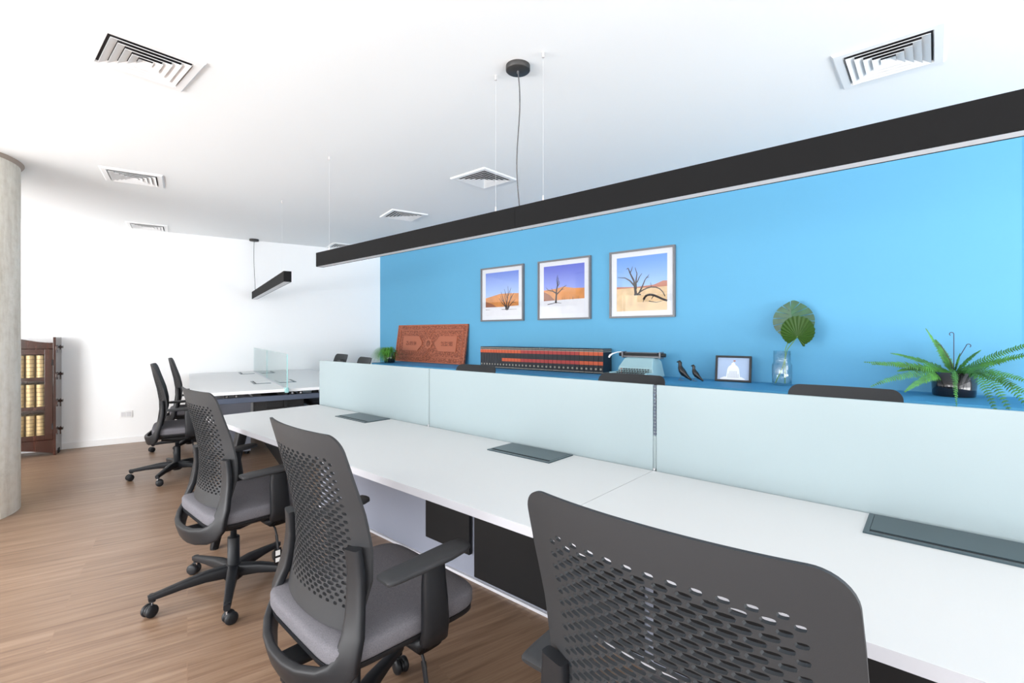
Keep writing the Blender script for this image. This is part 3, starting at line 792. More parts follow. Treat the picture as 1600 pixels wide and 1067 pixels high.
def picture(x0, x1, z0, z1, kind, label):
    cxp = (x0 + x1) / 2; cz = (z0 + z1) / 2; W = x1 - x0; Hh = z1 - z0
    t = empty('framed_photograph', (cxp, YB, cz)); tag(t, label, 'picture', 'three framed desert photographs')
    D = .032; f = .017
    mb = MB()
    mb.box(-W / 2, W / 2, -D, -.002, Hh / 2 - f, Hh / 2); mb.box(-W / 2, W / 2, -D, -.002, -Hh / 2, -Hh / 2 + f)
    mb.box(-W / 2, -W / 2 + f, -D, -.002, -Hh / 2 + f, Hh / 2 - f); mb.box(W / 2 - f, W / 2, -D, -.002, -Hh / 2 + f, Hh / 2 - f)
    mb.build('frame', M_frame, t)
    mb = MB(); mb.box(-W / 2 + f, W / 2 - f, -.016, -.004, -Hh / 2 + f, Hh / 2 - f); mb.build('mount', M_mount, t)
    # print area: px proportions of the photo
    pw = W * .775; ph = Hh * .80; a = -pw / 2; zb = -ph / 2
    def X(f_): return a + pw * f_
    def Z(f_): return zb + ph * f_
    y = -.0165
    if kind == 2: sky = sky_mat('printed_sky', (.12, .30, .72), (.26, .46, .82), Z(.4), Z(1))
    elif kind == 1: sky = sky_mat('printed_sky', (.11, .14, .58), (.24, .32, .74), Z(.45), Z(1))
    else: sky = sky_mat('printed_sky', (.13, .22, .66), (.38, .54, .84), Z(.4), Z(1))
    mats = [sky, M_orange, M_shade, M_salt, M_tree, M_sand, M_red]
    mb = MB()
    def poly(pts, mi, yy): mb.add([(X(u), yy, Z(v)) for u, v in pts], [tuple(range(len(pts)))], mi)
    poly([(0, 0), (1, 0), (1, 1), (0, 1)], 0, y)
    def tr(pts, w0=.006, w1=.002): strip(mb, [(X(u), Z(v)) for u, v in pts], w0, w1, y - .0012, 4)
    if kind == 0:
        poly([(0, .2), (1, .2), (1, .49), (.7, .50), (.45, .50), (.2, .455), (0, .42)], 1, y - .0003)
        poly([(0, .2), (.35, .2), (.2, .28), (0, .34)], 2, y - .0006)
        poly([(0, 0), (1, 0), (1, .215), (.5, .20), (0, .205)], 3, y - .0009)
        b0 = (.66, .13)
        tr([(.63, .13), (.62, .22), (.56, .32), (.52, .44), (.48, .55)], .010); tr([(.66, .12), (.65, .25), (.67, .38), (.70, .52), (.69, .66)], .010)
        tr([(.68, .13), (.71, .26), (.76, .36), (.83, .46), (.87, .50)], .009); tr([(.69, .14), (.74, .22), (.82, .29), (.9, .35)], .007)
        tr([(.62, .2), (.52, .28), (.42, .40)], .006); tr([(.56, .32), (.50, .36), (.46, .46)], .004); tr([(.67, .38), (.62, .5), (.58, .6)], .004)
        tr([(.70, .45), (.75, .55), (.78, .62)], .004); tr([(.76, .36), (.78, .45), (.77, .53)], .004); tr([(.64, .3), (.6, .42), (.61, .54)], .005); tr([(.82, .29), (.88, .29), (.92, .27)], .003)
        tr([(.5, .14), (.95, .135)], .003, .001); tr([(0, .15), (.15, .145)], .003, .001)
    elif kind == 1:
        poly([(0, .27), (1, .28), (1, .50), (.75, .51), (.5, .555), (.3, .52), (0, .50)], 1, y - .0003)
        poly([(0, .27), (.3, .27), (.15, .40), (0, .47)], 2, y - .0006)
        poly([(0, 0), (1, 0), (1, .29), (.5, .285), (0, .275)], 3, y - .0009)
        tr([(.31, .22), (.32, .35), (.33, .50), (.36, .62), (.37, .75)], .012, .003); tr([(.33, .42), (.24, .47), (.12, .50), (.06, .56)], .007)
        tr([(.33, .40), (.42, .47), (.5, .54), (.58, .58)], .007); tr([(.34, .55), (.40, .62), (.39, .68)], .004); tr([(.35, .6), (.33, .7), (.36, .80)], .004)
        tr([(.24, .47), (.2, .54)], .003); tr([(.12, .50), (.08, .48)], .003); tr([(.44, .49), (.52, .50)], .003)
        tr([(.10, .20), (.22, .215), (.31, .235), (.45, .215)], .004, .002)
        for u in (.47, .52, .66, .72, .74, .86): tr([(u, .28), (u + .004, .34)], .002, .001)
    else:
        poly([(0, .30), (1, .30), (1, .52), (.92, .52), (.75, .46), (.4, .44), (0, .46)], 6, y - .0003)
        poly([(0, 0), (1, 0), (1, .42), (.7, .41), (.3, .425), (0, .42)], 5, y - .0009)
        tr([(.40, .30), (.38, .42), (.36, .55), (.28, .70), (.24, .80)], .014, .004); tr([(.38, .45), (.28, .56), (.18, .62), (.02, .64)], .009)
        tr([(.40, .40), (.40, .55), (.42, .68), (.38, .80)], .010); tr([(.42, .52), (.47, .62), (.52, .68)], .006); tr([(.46, .32), (.53, .45), (.58, .56), (.66, .65)], .009)
        tr([(.28, .70), (.31, .76), (.33, .82)], .005); tr([(.24, .80), (.2, .78)], .004); tr([(.60, .60), (.66, .60)], .004)
        tr([(.42, .30), (.48, .345), (.55, .38), (.62, .405), (.70, .42), (.79, .41), (.86, .38), (.92, .32), (.96, .24)], .006, .004); tr([(.55, .20), (.58, .25), (.62, .28), (.69, .285), (.75, .27), (.83, .235), (.90, .20), (1, .16)], .011, .009)
        tr([(.62, .28), (.56, .22), (.54, .15)], .006); tr([(.75, .27), (.70, .20)], .006); tr([(.65, .17), (.8, .14), (.9, .16)], .004); tr([(.70, .42), (.69, .5)], .003)
        tr([(.36, .30), (.5, .295)], .008, .006)
    mb.build('print', mats, t, recalc=False)
    mb = MB(); mb.box(-W / 2 + f, W / 2 - f, -.024, -.0225, -Hh / 2 + f, Hh / 2 - f); mb.build('glazing', M_picglass, t)
    return t
picture(-4.093, -3.428, 1.406, 2.038, 0, 'framed desert photograph with many-branched tree on white ground, left of three')
picture(-3.223, -2.562, 1.406, 2.036, 1, 'framed desert photograph with single tall dead tree before orange dune, middle of three')
picture(-2.348, -1.705, 1.406, 2.036, 2, 'framed desert photograph with dead tree and fallen trunk on yellow sand, right of three')

# ------------------------------------------------------------------ carved panel leaning on the wall
M_carv = mat('terracotta_carved_wood', (.43, .13, .068), .6, bump=(120, .5, .003))
M_carvd = mat('dark_carved_ground', (.20, .058, .028), .7)
def carved():
    m = bpy.data.materials.new('carved_ornament'); m.use_nodes = True; nt = m.node_tree; L = nt.links.new; p = nt.nodes['Principled BSDF']
    tc = nt.nodes.new('ShaderNodeTexCoord'); v = nt.nodes.new('ShaderNodeTexVoronoi'); v.feature = 'DISTANCE_TO_EDGE'; v.inputs['Scale'].default_value = 34
    n = nt.nodes.new('ShaderNodeTexNoise'); n.inputs['Scale'].default_value = 22; L(tc.outputs['Object'], n.inputs['Vector'])
    ad = nt.nodes.new('ShaderNodeVectorMath'); ad.operation = 'MULTIPLY_ADD'; ad.inputs[1].default_value = (.05, .05, .05); L(n.outputs['Color'], ad.inputs[0]); L(tc.outputs['Object'], ad.inputs[2])
    L(ad.outputs[0], v.inputs['Vector'])
    r = nt.nodes.new('ShaderNodeValToRGB'); L(v.outputs['Distance'], r.inputs['Fac']); r.color_ramp.elements[0].position = .06; r.color_ramp.elements[1].position = .22
    r.color_ramp.elements[0].color = (.20, .05, .022, 1); r.color_ramp.elements[1].color = (.44, .125, .062, 1); L(r.outputs[0], p.inputs['Base Color'])
    b = nt.nodes.new('ShaderNodeBump'); b.inputs['Strength'].default_value = .8; b.inputs['Distance'].default_value = .01; L(r.outputs[0], b.inputs['Height']); L(b.outputs[0], p.inputs['Normal'])
    p.inputs['Roughness'].default_value = .6; return m
M_orn = carved()
cp = empty('carved_panel', (-5.025, 4.025, CZ + .002)); cp.scale = (.98, 1, 1); cp.rotation_euler = (math.radians(-8.5), 0, 0)
tag(cp, 'reddish brown carved relief panel leaning against the left end of blue wall', 'carved panel')
W2, PH = .725, .505
mb = MB(); mb.box(-W2, W2, -.008, .012, 0, PH); mb.build('board', M_orn, cp)
mb = MB()
def rect_ring(a, b, c, d, t_, y0=-.018, y1=-.008):
    mb.box(a, b, y0, y1, d - t_, d); mb.box(a, b, y0, y1, c, c + t_); mb.box(a, a + t_, y0, y1, c + t_, d - t_); mb.box(b - t_, b, y0, y1, c + t_, d - t_)
rect_ring(-W2, W2, 0, PH, .012, -.014)
cz_ = PH / 2
def ribbon(pts, w_):
    for (xa, za), (xb, zb) in zip(pts, pts[1:]):
        L_ = math.hypot(xb - xa, zb - za); nx, nz = -(zb - za) / L_ * w_ / 2, (xb - xa) / L_ * w_ / 2
        v = [(xa - nx, -.014, za - nz), (xa + nx, -.014, za + nz), (xb + nx, -.014, zb + nz), (xb - nx, -.014, zb - nz)]
        v2 = [(x, -.008, z) for x, _, z in v]
        mb.add(v + v2, [(0, 1, 2, 3), (0, 4, 5, 1), (1, 5, 6, 2), (2, 6, 7, 3), (3, 7, 4, 0)])
for s in (-1, 1):
    for ins in (.0, .012):
        a = .665 - ins; hgt = .185 - ins
        ribbon([(s * .10, cz_ + hgt), (s * a, cz_ + hgt), (s * a, cz_ - hgt), (s * .10, cz_ - hgt)], .006)
    ribbon([(s * .10, cz_ + .185), (0, cz_ + .10), ], .007); ribbon([(s * .10, cz_ - .185), (0, cz_ - .10)], .007)
mb.build('raised_border', M_carv, cp)
mb = MB()
for s in (-1, 1):
    P_ = [(s * .56, cz_ - .10), (s * .56, cz_ + .10), (s * .22, cz_ + .10), (s * .14, cz_ + .02), (s * .14, cz_ - .02), (s * .22, cz_ - .10)]
    Mx = Matrix(((1, 0, 0, 0), (0, 0, -1, 0), (0, 1, 0, 0), (0, 0, 0, 1)))
    mb.prism(P_ if s > 0 else P_[::-1], .008, .018, M=Mx)
star_ = []
for k in range(16):
    a = 2 * PI * k / 16; rr_ = .085 if k % 2 == 0 else .062; star_.append((rr_ * math.cos(a), cz_ + rr_ * math.sin(a)))
mb.prism(star_, .008, .017, M=Mx)
mb.build('raised_field', M_carv, cp)
mb = MB()
for s in (-1, 1):
    L1 = [(s * .49, cz_ - .028), (s * .49, cz_ + .028), (s * .27, cz_ + .028), (s * .235, cz_), (s * .27, cz_ - .028)]
    mb.prism(L1 if s > 0 else L1[::-1], .018, .0185, M=Mx)
mb.lathe([(.03, 0), (.042, .002), (.03, .004)], 24, M=Matrix.Translation((0, -.017, cz_)) @ Matrix.Rotation(PI / 2, 4, 'X'))
mb.build('medallion', M_orn, cp)

# ------------------------------------------------------------------ row of law books on the credenza
def band_mat():
    m = mat('black_leatherette', (.014, .016, .022), .35); nt = m.node_tree
    tc = nt.nodes.new('ShaderNodeTexCoord'); sx = nt.nodes.new('ShaderNodeSeparateXYZ'); nt.links.new(tc.outputs['Object'], sx.inputs[0])
    r = nt.nodes.new('ShaderNodeValToRGB'); nt.links.new(sx.outputs['Z'], r.inputs[0]); r.color_ramp.interpolation = 'CONSTANT'
    e = r.color_ramp.elements; K = (.014, .016, .022, 1); G = (.55, .51, .42, 1); e[0].position = 0; e[0].color = K; e[1].position = .010; e[1].color = G
    for a in (.0122, .075, .118, .168, .2065, .222, .232):
        if a != .0122:
            q = e.new(a); q.color = G; q = e.new(a + .002); q.color = K
        else: q = e.new(a); q.color = K
    nt.links.new(r.outputs[0], nt.nodes['Principled BSDF'].inputs['Base Color']); return m
M_bk = band_mat(); M_pages = mat('book_pages', (.62, .57, .48), .8)
M_or = mat('orange_red_label', (.60, .10, .035), .45); M_rd = mat('crimson_label', (.42, .045, .04), .45); M_gold = mat('pale_gilt', (.62, .58, .48), .4, .3)
NBK = 33; bx0, bx1 = -3.875, -2.33
wids = [.040 if i < 8 else (.044 if i < 15 else .052) for i in range(NBK)]; sm_ = sum(wids); wids = [w_ * (bx1 - bx0) / sm_ for w_ in wids]
random.seed(3)
def ordinal(n):
    W_ = ['', 'first', 'second', 'third', 'fourth', 'fifth', 'sixth', 'seventh', 'eighth', 'ninth', 'tenth', 'eleventh', 'twelfth', 'thirteenth', 'fourteenth', 'fifteenth', 'sixteenth', 'seventeenth']
    return W_[n]
def make_book(two, lab):
    BH, BD = .238, .158
    t = empty('law_book')
    wv = .046
    mb = MB(); mb.box(-wv / 2 + .0006, wv / 2 - .0006, 0, BD, 0, .0001 + BH); cv = mb.build('cover', M_bk, t, bevel=.003, seg=2)
    mb = MB(); mb.box(-wv / 2 + .001, wv / 2 - .001, -.0012, .001, .172, .206); mb.build('spine_label', lab, t)
    if two:
        mb = MB(); mb.box(-wv / 2 + .001, wv / 2 - .001, -.0012, .001, .082, .116); mb.build('spine_label', lab, t)
    mb = MB(); mb.lathe([(.007, 0), (.0085, .0009), (.010, 0)], 14, M=Matrix.Translation((0, 0, .045)) @ Matrix.Rotation(PI / 2, 4, 'X')); mb.build('seal', M_gold, t)
    return t
kinds = [make_book(False, M_or), make_book(True, M_or), make_book(True, M_rd)]
used = [False] * 3
x = bx0
for i in range(NBK):
    wv = wids[i]; k = 0 if i < 8 else (1 if (i < 14 or i > 27) else 2)
    b_ = kinds[k] if not used[k] else copy_tree(kinds[k]); used[k] = True
    xc = x + wv / 2; x += wv
    b_.location = (xc, 3.868 + (xc - bx0) / (bx1 - bx0) * .075, CZ); b_.scale = (wv / .046, 1, 1); b_.rotation_euler = (0, 0, 0)
    kd = ['one orange label', 'two orange-red labels', 'two crimson labels'][k]
    where = (ordinal(i + 1) + ' from left end') if i < 17 else (ordinal(NBK - i) + ' from right end')
    if i == NBK - 1: where = 'last at the right end'
    tag(b_, 'black law book with %s, %s of the row' % (kd, where), 'book', 'law books in a row on the credenza')

# ------------------------------------------------------------------ typewriter
M_tw = mat('pale_blue_enamel', (.36, .55, .59), .4); M_twd = mat('black_rubber', (.015, .015, .016), .5); M_steel = mat('brushed_steel', (.22, .22, .23), .35, .7)
tw = empty('typewriter', (-1.925, 3.80, CZ), math.radians(0)); tag(tw, 'pale blue portable typewriter right of the law books, white lever raised', 'typewriter')
def extrude_x(mb, prof, xa, xb, mi=0, scale_top=None):
    n = len(prof); vs = [(xa, y, z) for y, z in prof] + [(xb, y, z) for y, z in prof]
    mb.add(vs, [tuple(range(n)), tuple(reversed(range(n, 2 * n)))] + [(i, n + i, n + (i + 1) % n, (i + 1) % n) for i in range(n)], mi)
mb = MB()
# tapering body: wide at base
def taper(prof, wf, mi=0):
    n = len(prof); vs = [(-wf(z), y, z) for y, z in prof] + [(wf(z), y, z) for y, z in prof]
    mb.add(vs, [tuple(range(n)), tuple(reversed(range(n, 2 * n)))] + [(i, n + i, n + (i + 1) % n, (i + 1) % n) for i in range(n)], mi)
wf = lambda z: .172 - .045 * max(0, (z - .05) / .13)
taper([(-.02, .01), (.20, .01), (.20, .14), (.15, .172), (.07, .172), (.045, .165), (-.015, .095), (-.02, .08)], wf)
mb.box(-.172, -.150, -.16, -.02, .01, .055); mb.box(.150, .172, -.16, -.02, .01, .055); mb.box(-.15, .15, -.16, -.145, .01, .03)
mb.build('body', M_tw, tw, bevel=.010, seg=3)
mb = MB(); mb.box(-.15, .15, -.145, -.02, .01, .02); mb.build('key_well', M_twd, tw)
for r_ in range(4):
    for c_ in range(11):
        mb = MB(); xx = -.13 + c_ * .0248 + r_ * .004; yy = -.12 + r_ * .027; zz = .035 + r_ * .014
        mb.cyl((xx, yy, zz), (xx, yy, zz + .005), .009, .0085, n=10); mb.cyl((xx, yy, .02), (xx, yy, zz), .002, n=5); mb.build('key', M_red if (r_ == 3 and c_ == 0) else M_twd, tw)
mb = MB(); mb.cyl((-.175, .11, .195), (.175, .11, .195), .019, n=20); mb.build('platen', M_twd, tw)
mb = MB(); mb.box(-.165, .165, .085, .16, .172, .186); mb.box(-.165, .165, .125, .150, .206, .216); mb.box(-.182, -.168, .08, .155, .165, .222); mb.box(.168, .182, .08, .155, .165, .222); mb.build('carriage', M_steel, tw, bevel=.002)
mb = MB(); mb.cyl((-.150, .088, .212), (.150, .088, .212), .0045, n=10); mb.build('paper_bail', M_steel, tw)
for s in (-1, 1):
    mb = MB(); mb.cyl((s * .182, .11, .195), (s * .214, .11, .195), .017, n=18); mb.build('platen_knob', M_twd, tw, bevel=.002)
mb = MB(); mb.sweep([(-.18, .10, .218), (-.22, .075, .214), (-.255, .05, .200), (-.272, .035, .185), (-.280, .03, .165)], [.008, .009, .013, .02, .018], [.005, .005, .006, .007, .005], [(0, -1, .2)] * 5, n=10, e=2.5); mb.build('carriage_lever', M_white, tw)
mb = MB(); mb.box(-.025, .025, -.0165 + .02, -.0155 + .02, .1325, .1365); 
o = mb.build('name_plate', M_steel, tw); o.rotation_euler = (math.radians(0), 0, 0); o.location = (0, .012, -.006)

# ------------------------------------------------------------------ black birds
M_bird = mat('black_lacquered_wood', (.012, .011, .012), .22)
def bird(loc, s, rz, label):
    t = empty('bird_figurine', loc, rz); tag(t, label, 'figurine', 'pair of black bird figurines')
    P = [(-.036, .1335, .0015), (-.026, .137, .006), (-.015, .139, .013), (-.008, .130, .014), (-.008, .112, .013), (-.006, .095, .0185), (.004, .074, .024), (.018, .054, .0235), (.036, .037, .017), (.056, .021, .011), (.078, .006, .006)]
    mb = MB(); mb.tube([(x * s, 0, z * s) for x, z, _ in P], [r_ * s for _, _, r_ in P], 16); mb.build('bird_body', M_bird, t)
    for q_ in (-1, 1):
        mb = MB(); mb.tube([(.012 * s, q_ * .008 * s, .050 * s), (-.016 * s, q_ * .012 * s, .0015)], .0013, 6); mb.tube([(-.016 * s, q_ * .012 * s, .0015), (.02 * s, q_ * .012 * s, .0015)], .0013, 6); mb.build('wire_leg', M_steel, t)
    return t
bird((-1.555, 3.86, CZ), 1.08, 0, 'larger black bird figurine standing on the credenza, left of the pair')
bird((-1.445, 3.86, CZ), .88, 0, 'smaller black bird figurine standing on the credenza, right of the pair')

# ------------------------------------------------------------------ small framed dome picture
pf = empty('photo_frame', (-1.195, 3.99, CZ)); pf.rotation_euler = (math.radians(-10), 0, math.radians(6)); tag(pf, 'small black frame with white domed building on pale blue, standing on credenza', 'picture frame')
W_, Hf = .262, .205
mb = MB(); f = .015
mb.box(-W_ / 2, W_ / 2, -.015, .015, Hf - f, Hf); mb.box(-W_ / 2, W_ / 2, -.015, .015, 0, f); mb.box(-W_ / 2, -W_ / 2 + f, -.015, .015, f, Hf - f); mb.box(W_ / 2 - f, W_ / 2, -.015, .015, f, Hf - f)
mb.build('frame', M_twd, pf, bevel=.002)
M_pale = mat('pale_blue_print', (.44, .55, .74), .6); M_pw = mat('white_print', (.9, .92, .95), .6); M_pd = mat('dark_print', (.08, .10, .16), .6)
mb = MB(); mb.box(-W_ / 2 + f, W_ / 2 - f, 0, .008, f, Hf - f, 0)
def fp(pts, mi, y_): mb.add([(x_, y_, z_) for x_, z_ in pts], [tuple(range(len(pts)))], mi)
arc = lambda c, r_, a0, a1, n_: [(c[0] + r_ * math.cos(math.radians(a0 + (a1 - a0) * k / n_)), c[1] + r_ * 1.15 * math.sin(math.radians(a0 + (a1 - a0) * k / n_))) for k in range(n_ + 1)]
fp([(-.052, .03), (.052, .03)] + arc((0, .085), .045, 0, 180, 14), 1, -.0005); fp(arc((0, .135), .016, 0, 360, 14)[:-1], 1, -.0006); fp([(-.003, .14), (.003, .14), (.001, .168), (-.001, .168)], 1, -.0007)
fp([(-.095, .018), (.085, .018), (.085, .026), (.06, .040), (-.065, .040), (-.095, .026)], 1, -.0004)
fp([(0, .160), (.016, .162), (.015, .170), (0, .171)], 2, -.0008)
for r_ in range(5):
    for c_ in range(7):
        x_ = -.036 + c_ * .012; z_ = .034 + r_ * .011
        if abs(x_) < .045 - r_ * .003: fp([(x_ - .0022, z_), (x_ + .0022, z_), (x_ + .0022, z_ + .005), (x_ - .0022, z_ + .005)], 3, -.0009)
mb.build('print', [M_pale, M_pw, M_red, M_pd], pf, recalc=False)

# ------------------------------------------------------------------ vase with two leaves
M_mon = mat('dark_glossy_leaf', (.010, .085, .028), .35, var=(30, .25)); M_fan = mat('olive_fan_leaf', (.032, .085, .010), .5, spec=.3); M_stem = mat('green_stem', (.16, .32, .06), .5)
vs_ = Vector((-.845, 3.965, CZ))
va = empty('glass_vase', vs_); tag(va, 'clear glass vase holding two big green leaves on credenza', 'vase')
mb = MB(); mb.lathe([(0, .004), (.058, .004), (.064, .012), (.066, .06), (.066, .148), (.060, .160), (.056, .170), (.056, .252), (.053, .252), (.053, .170), (.058, .158), (.063, .146), (.063, .06), (.060, .016), (0, .012)], 40); mb.build('vase_body', M_vase, va, recalc=True)
vb = empty('palm_leaf_stem', vs_ + Vector((.02, -.02, .014))); tag(vb, 'olive green pleated fan palm leaf standing in glass vase', 'leaf')
mc = empty('monstera_leaf_stem', vs_ + Vector((-.02, 0, .014))); tag(mc, 'dark green split monstera leaf in glass vase, behind the fan leaf', 'leaf')
# stems
RT = Vector((math.cos(math.radians(41.3 - 29)), math.sin(math.radians(41.3 - 29)), 0))   # leaves face roughly the room
def stem(parent, pts, r_): mb = MB(); mb.tube(pts, r_, 8); return mb.build('stem', M_stem, parent)
FAN = Vector((.085, -.005, .335)); MON = Vector((.085, .05, .425))
stem(vb, [(-.06, .0, .0), (-.01, .0, .12), (.02, .0, .25), (.085, -.005, .345)], [.004, .0035, .003, .003])
stem(mc, [(.04, .0, .0), (.04, .0, .14), (.04, .01, .25), (.085, .05, .40)], [.004, .0035, .003, .003])
# fan palm: pleated
mb = MB(); n = 44; c0 = FAN; vv = [c0]; ff = []
ax = RT; nrm = Vector((math.sin(math.radians(12)), -math.cos(math.radians(12)), .1)).normalized(); up = Vector((0, 0, 1))
for i in range(n + 1):
    a = math.radians(-68 + (360 - 62) * i / n)
    R_ = .108 + .028 * math.sin(a) + (.012 if i in (0, 1) else 0) - (.0 if i % 2 else .005)
    if 240 < math.degrees(a) : R_ *= .80
    vv.append(c0 + ax * (R_ * math.cos(a) * .97) + up * (R_ * math.sin(a) + .02) + nrm * (.006 if i % 2 else -.003) + nrm * .012)
for i in range(n): ff.append((0, i + 1, i + 2))
mb.add(vv, ff)
o = mb.build('blade', M_fan, vb, recalc=False); sd = o.modifiers.new('s', 'SOLIDIFY'); sd.thickness = .0012
# monstera with slits
c0 = MON; mb = MB(); vv = []; ff = []
def mon_r(a):      # outline, a measured from the tip direction
    return .152 * (1 - .30 * (abs(a) / PI) ** 1.5) * (1 + .10 * math.exp(-(a / .25) ** 2))
base = c0 + up * -.035 + ax * .0
rib = [base + (up * math.cos(.12) + ax * -math.sin(.12)) * (.16 * k / 7) for k in range(8)]
for side in (-1, 1):
    for k in range(7):
        a0 = .02 + k * .40; a1 = a0 + .36
        f0 = rib[7 - k]; f1 = rib[max(0, 6 - k)]
        b = len(vv); arcp = []
        for j in range(6):
            a = side * (a0 + (a1 - a0) * j / 5) + .12; r_ = mon_r(a)
            arcp.append(c0 + up * (.02 + r_ * math.cos(a) * .98) - ax * (r_ * math.sin(a) * .98) + nrm * (-.020 * (r_ / .15) ** 2 * math.sin(abs(a))))
        # keep the blades joined near the midrib: slit starts 30% out
        i0 = f0.lerp(arcp[0], .30) if k else f0; i1 = f1.lerp(arcp[-1], .30)
        vv += [f0, f1, i0, i1] + arcp
        ff += [(b, b + 2, b + 3, b + 1)]; pts_ = list(range(b + 4, b + 10))
        ff += [(b + 2, pts_[0], pts_[1]), (b + 2, pts_[1], pts_[2]), (b + 2, pts_[2], pts_[3], b + 3), (b + 3, pts_[3], pts_[4]), (b + 3, pts_[4], pts_[5])]
        if k < 6:
            nx = c0 + up * (.02 + mon_r(side * (a0 + .40)) * math.cos(side * (a0 + .40) + .12) * .98) - ax * (mon_r(side * (a0 + .40)) * math.sin(side * (a0 + .40) + .12) * .98)
            vv.append(f1.lerp(nx, .30)); ff.append((b + 1, b + 3, len(vv) - 1))
mb.add(vv, ff); o = mb.build('blade', M_mon, mc, recalc=False); sd = o.modifiers.new('s', 'SOLIDIFY'); sd.thickness = .0012

# ------------------------------------------------------------------ fern
M_fern = mat('fern_green', (.07, .24, .035), .5, var=(16, .45)); M_potb = mat('black_glazed_pot', (.008, .007, .010), .08, coat=.5); M_soil = mat('soil', (.03, .02, .015), .9); M_fid = mat('dark_fiddlehead', (.05, .03, .06), .6)
PX, PY = .085, 3.955
fe = empty('potted_fern', (PX, PY, CZ)); tag(fe, 'spreading green fern in glossy black pot at right end of credenza', 'potted plant')
mb = MB(); mb.lathe([(0, .0), (.095, .0), (.100, .006), (.108, .145), (.103, .145), (.097, .125), (0, .125)], 48); mb.build('pot', M_potb, fe)
mb = MB(); mb.lathe([(0, .128), (.096, .126)], 24); mb.build('soil', M_soil, fe)
def frond(tip, lift, wmax, curl=0):
    roll = random.uniform(.5, .95)
    o0 = Vector((0, 0, .13)); tip = Vector(tip); mid = (o0 + tip) / 2 + Vector((0, 0, lift))
    mb = MB(); N = 40; pts = []
    for i in range(N + 1):
        f_ = i / N; pts.append(o0 * (1 - f_) ** 2 + mid * 2 * f_ * (1 - f_) + tip * f_ * f_)
    mb.tube(pts, [.0018 * (1 - .7 * i / N) + .0003 for i in range(N + 1)], 5)
    for i in range(3, N):
        t_ = (pts[i + 1] - pts[i - 1]).normalized(); side = t_.cross(Vector((0, 0, 1)))
        if side.length < .1: side = Vector((1, 0, 0))
        side.normalize(); upv = side.cross(t_)
        # blade rolled so that it shows its upper face to the room
        sg = 1 if side.y < 0 else -1
        side = (side * math.cos(roll) - upv * sg * math.sin(roll)).normalized(); upv = side.cross(t_)
        f_ = i / N; wl = 1.25 * wmax * (min(1, f_ * 5) * (1 - f_ ** 2.2) + .12) * random.uniform(.85, 1.1)
        for s in (-1, 1):
            d = (side * s + t_ * .28 - upv * random.uniform(.0, .35)).normalized(); p0 = pts[i]; hw_ = .0043
            e1 = p0 + d * wl; m1 = p0 + d * wl * .5 + upv * .002
            mb.add([p0 - t_ * hw_ * .8, m1 - t_ * hw_, e1, m1 + t_ * hw_, p0 + t_ * hw_ * .8], [(0, 1, 2, 3, 4)])
    return mb.build('frond', M_fern, fe, recalc=False)
random.seed(11)
def w2(x, y, z): return (x - PX, y - PY, z - CZ)
for (tx, ty, tz, lf, wm) in [
    (-.345, 3.78, 1.075, .03, .030), (-.30, 3.72, 1.065, .05, .030), (-.22, 3.95, 1.13, .04, .024), (-.30, 3.64, .930, .08, .030), (-.14, 3.70, .905, .07, .028),
    (-.045, 3.90, 1.29, .02, .024), (.0, 3.99, 1.22, .02, .022), (.085, 3.47, .855, .19, .026), (.11, 3.85, 1.14, .02, .018),
    (.20, 3.88, 1.16, .03, .024), (.46, 3.86, 1.22, .05, .030), (.48, 3.72, 1.17, .04, .028), (.38, 3.97, 1.13, .02, .026), (.44, 3.66, .96, .10, .022),
    (.36, 3.47, .86, .22, .034), (.30, 3.45, .81, .27, .034), (.245, 3.44, .80, .27, .032), (.22, 3.58, 1.03, .06, .024), (.40, 3.60, .90, .12, .026), (-.18, 3.85, 1.02, .06, .028)]:
    frond(w2(tx, ty, tz), lf, wm)
for (px_, pz_, cr_l) in [(-.055, .30, -1), (.0, .375, -1), (.055, .305, 1)]:
    mb = MB(); pts = [(0, 0, .13), (px_ * .3, 0, .13 + (pz_ - .13) * .5), (px_, 0, pz_)]
    pts += [(px_ + cr_l * .010 * (1 - math.cos(a)), -.004, pz_ + .010 * math.sin(a)) for a in [.5, 1.0, 1.6, 2.2, 2.8, 3.5, 4.2]]
    mb.tube(pts, .0022, 6); mb.build('fiddlehead', M_fid, fe)

# ------------------------------------------------------------------ trailing grass plant
gp = empty('potted_grass', (-5.44, 3.73, CZ)); gp.scale = (1.15, 1.15, 1.2); tag(gp, 'trailing green grass plant in dark pot left of the carved panel', 'potted plant')
mb = MB(); mb.lathe([(0, 0), (.055, 0), (.060, .005), (.075, .115), (.070, .115), (.065, .095), (0, .095)], 32); mb.build('pot', M_potb, gp)
random.seed(5)
M_gr = mat('grass_green', (.10, .33, .03), .5, var=(20, .5))
mb = MB()
for i in range(420):
    a = random.uniform(PI * .62, PI * 1.85) if random.random() < .85 else random.uniform(0, 2 * PI)
    L_ = random.uniform(.10, .25); h_ = random.uniform(.06, .16); r0 = random.uniform(0, .05)
    p0 = Vector((r0 * math.cos(a), r0 * math.sin(a), .10)); out = Vector((math.cos(a), math.sin(a), 0))
    R_ = random.uniform(.08, .22); end = p0 + out * R_ + Vector((0, 0, -random.uniform(.0, .097)))
    md = p0 + out * R_ * .45 + Vector((0, 0, h_)); side = Vector((-out.y, out.x, 0)) * .0030; N = 7; prev = None
    vv = []
    for j in range(N + 1):
        f_ = j / N; p_ = p0 * (1 - f_) ** 2 + md * 2 * f_ * (1 - f_) + end * f_ * f_; s_ = side * (1 - f_ * .85); vv += [p_ - s_, p_ + s_]
    mb.add(vv, [(2 * j, 2 * j + 1, 2 * j + 3, 2 * j + 2) for j in range(N)])
o = mb.build('grass_blades', M_gr, gp, recalc=False)

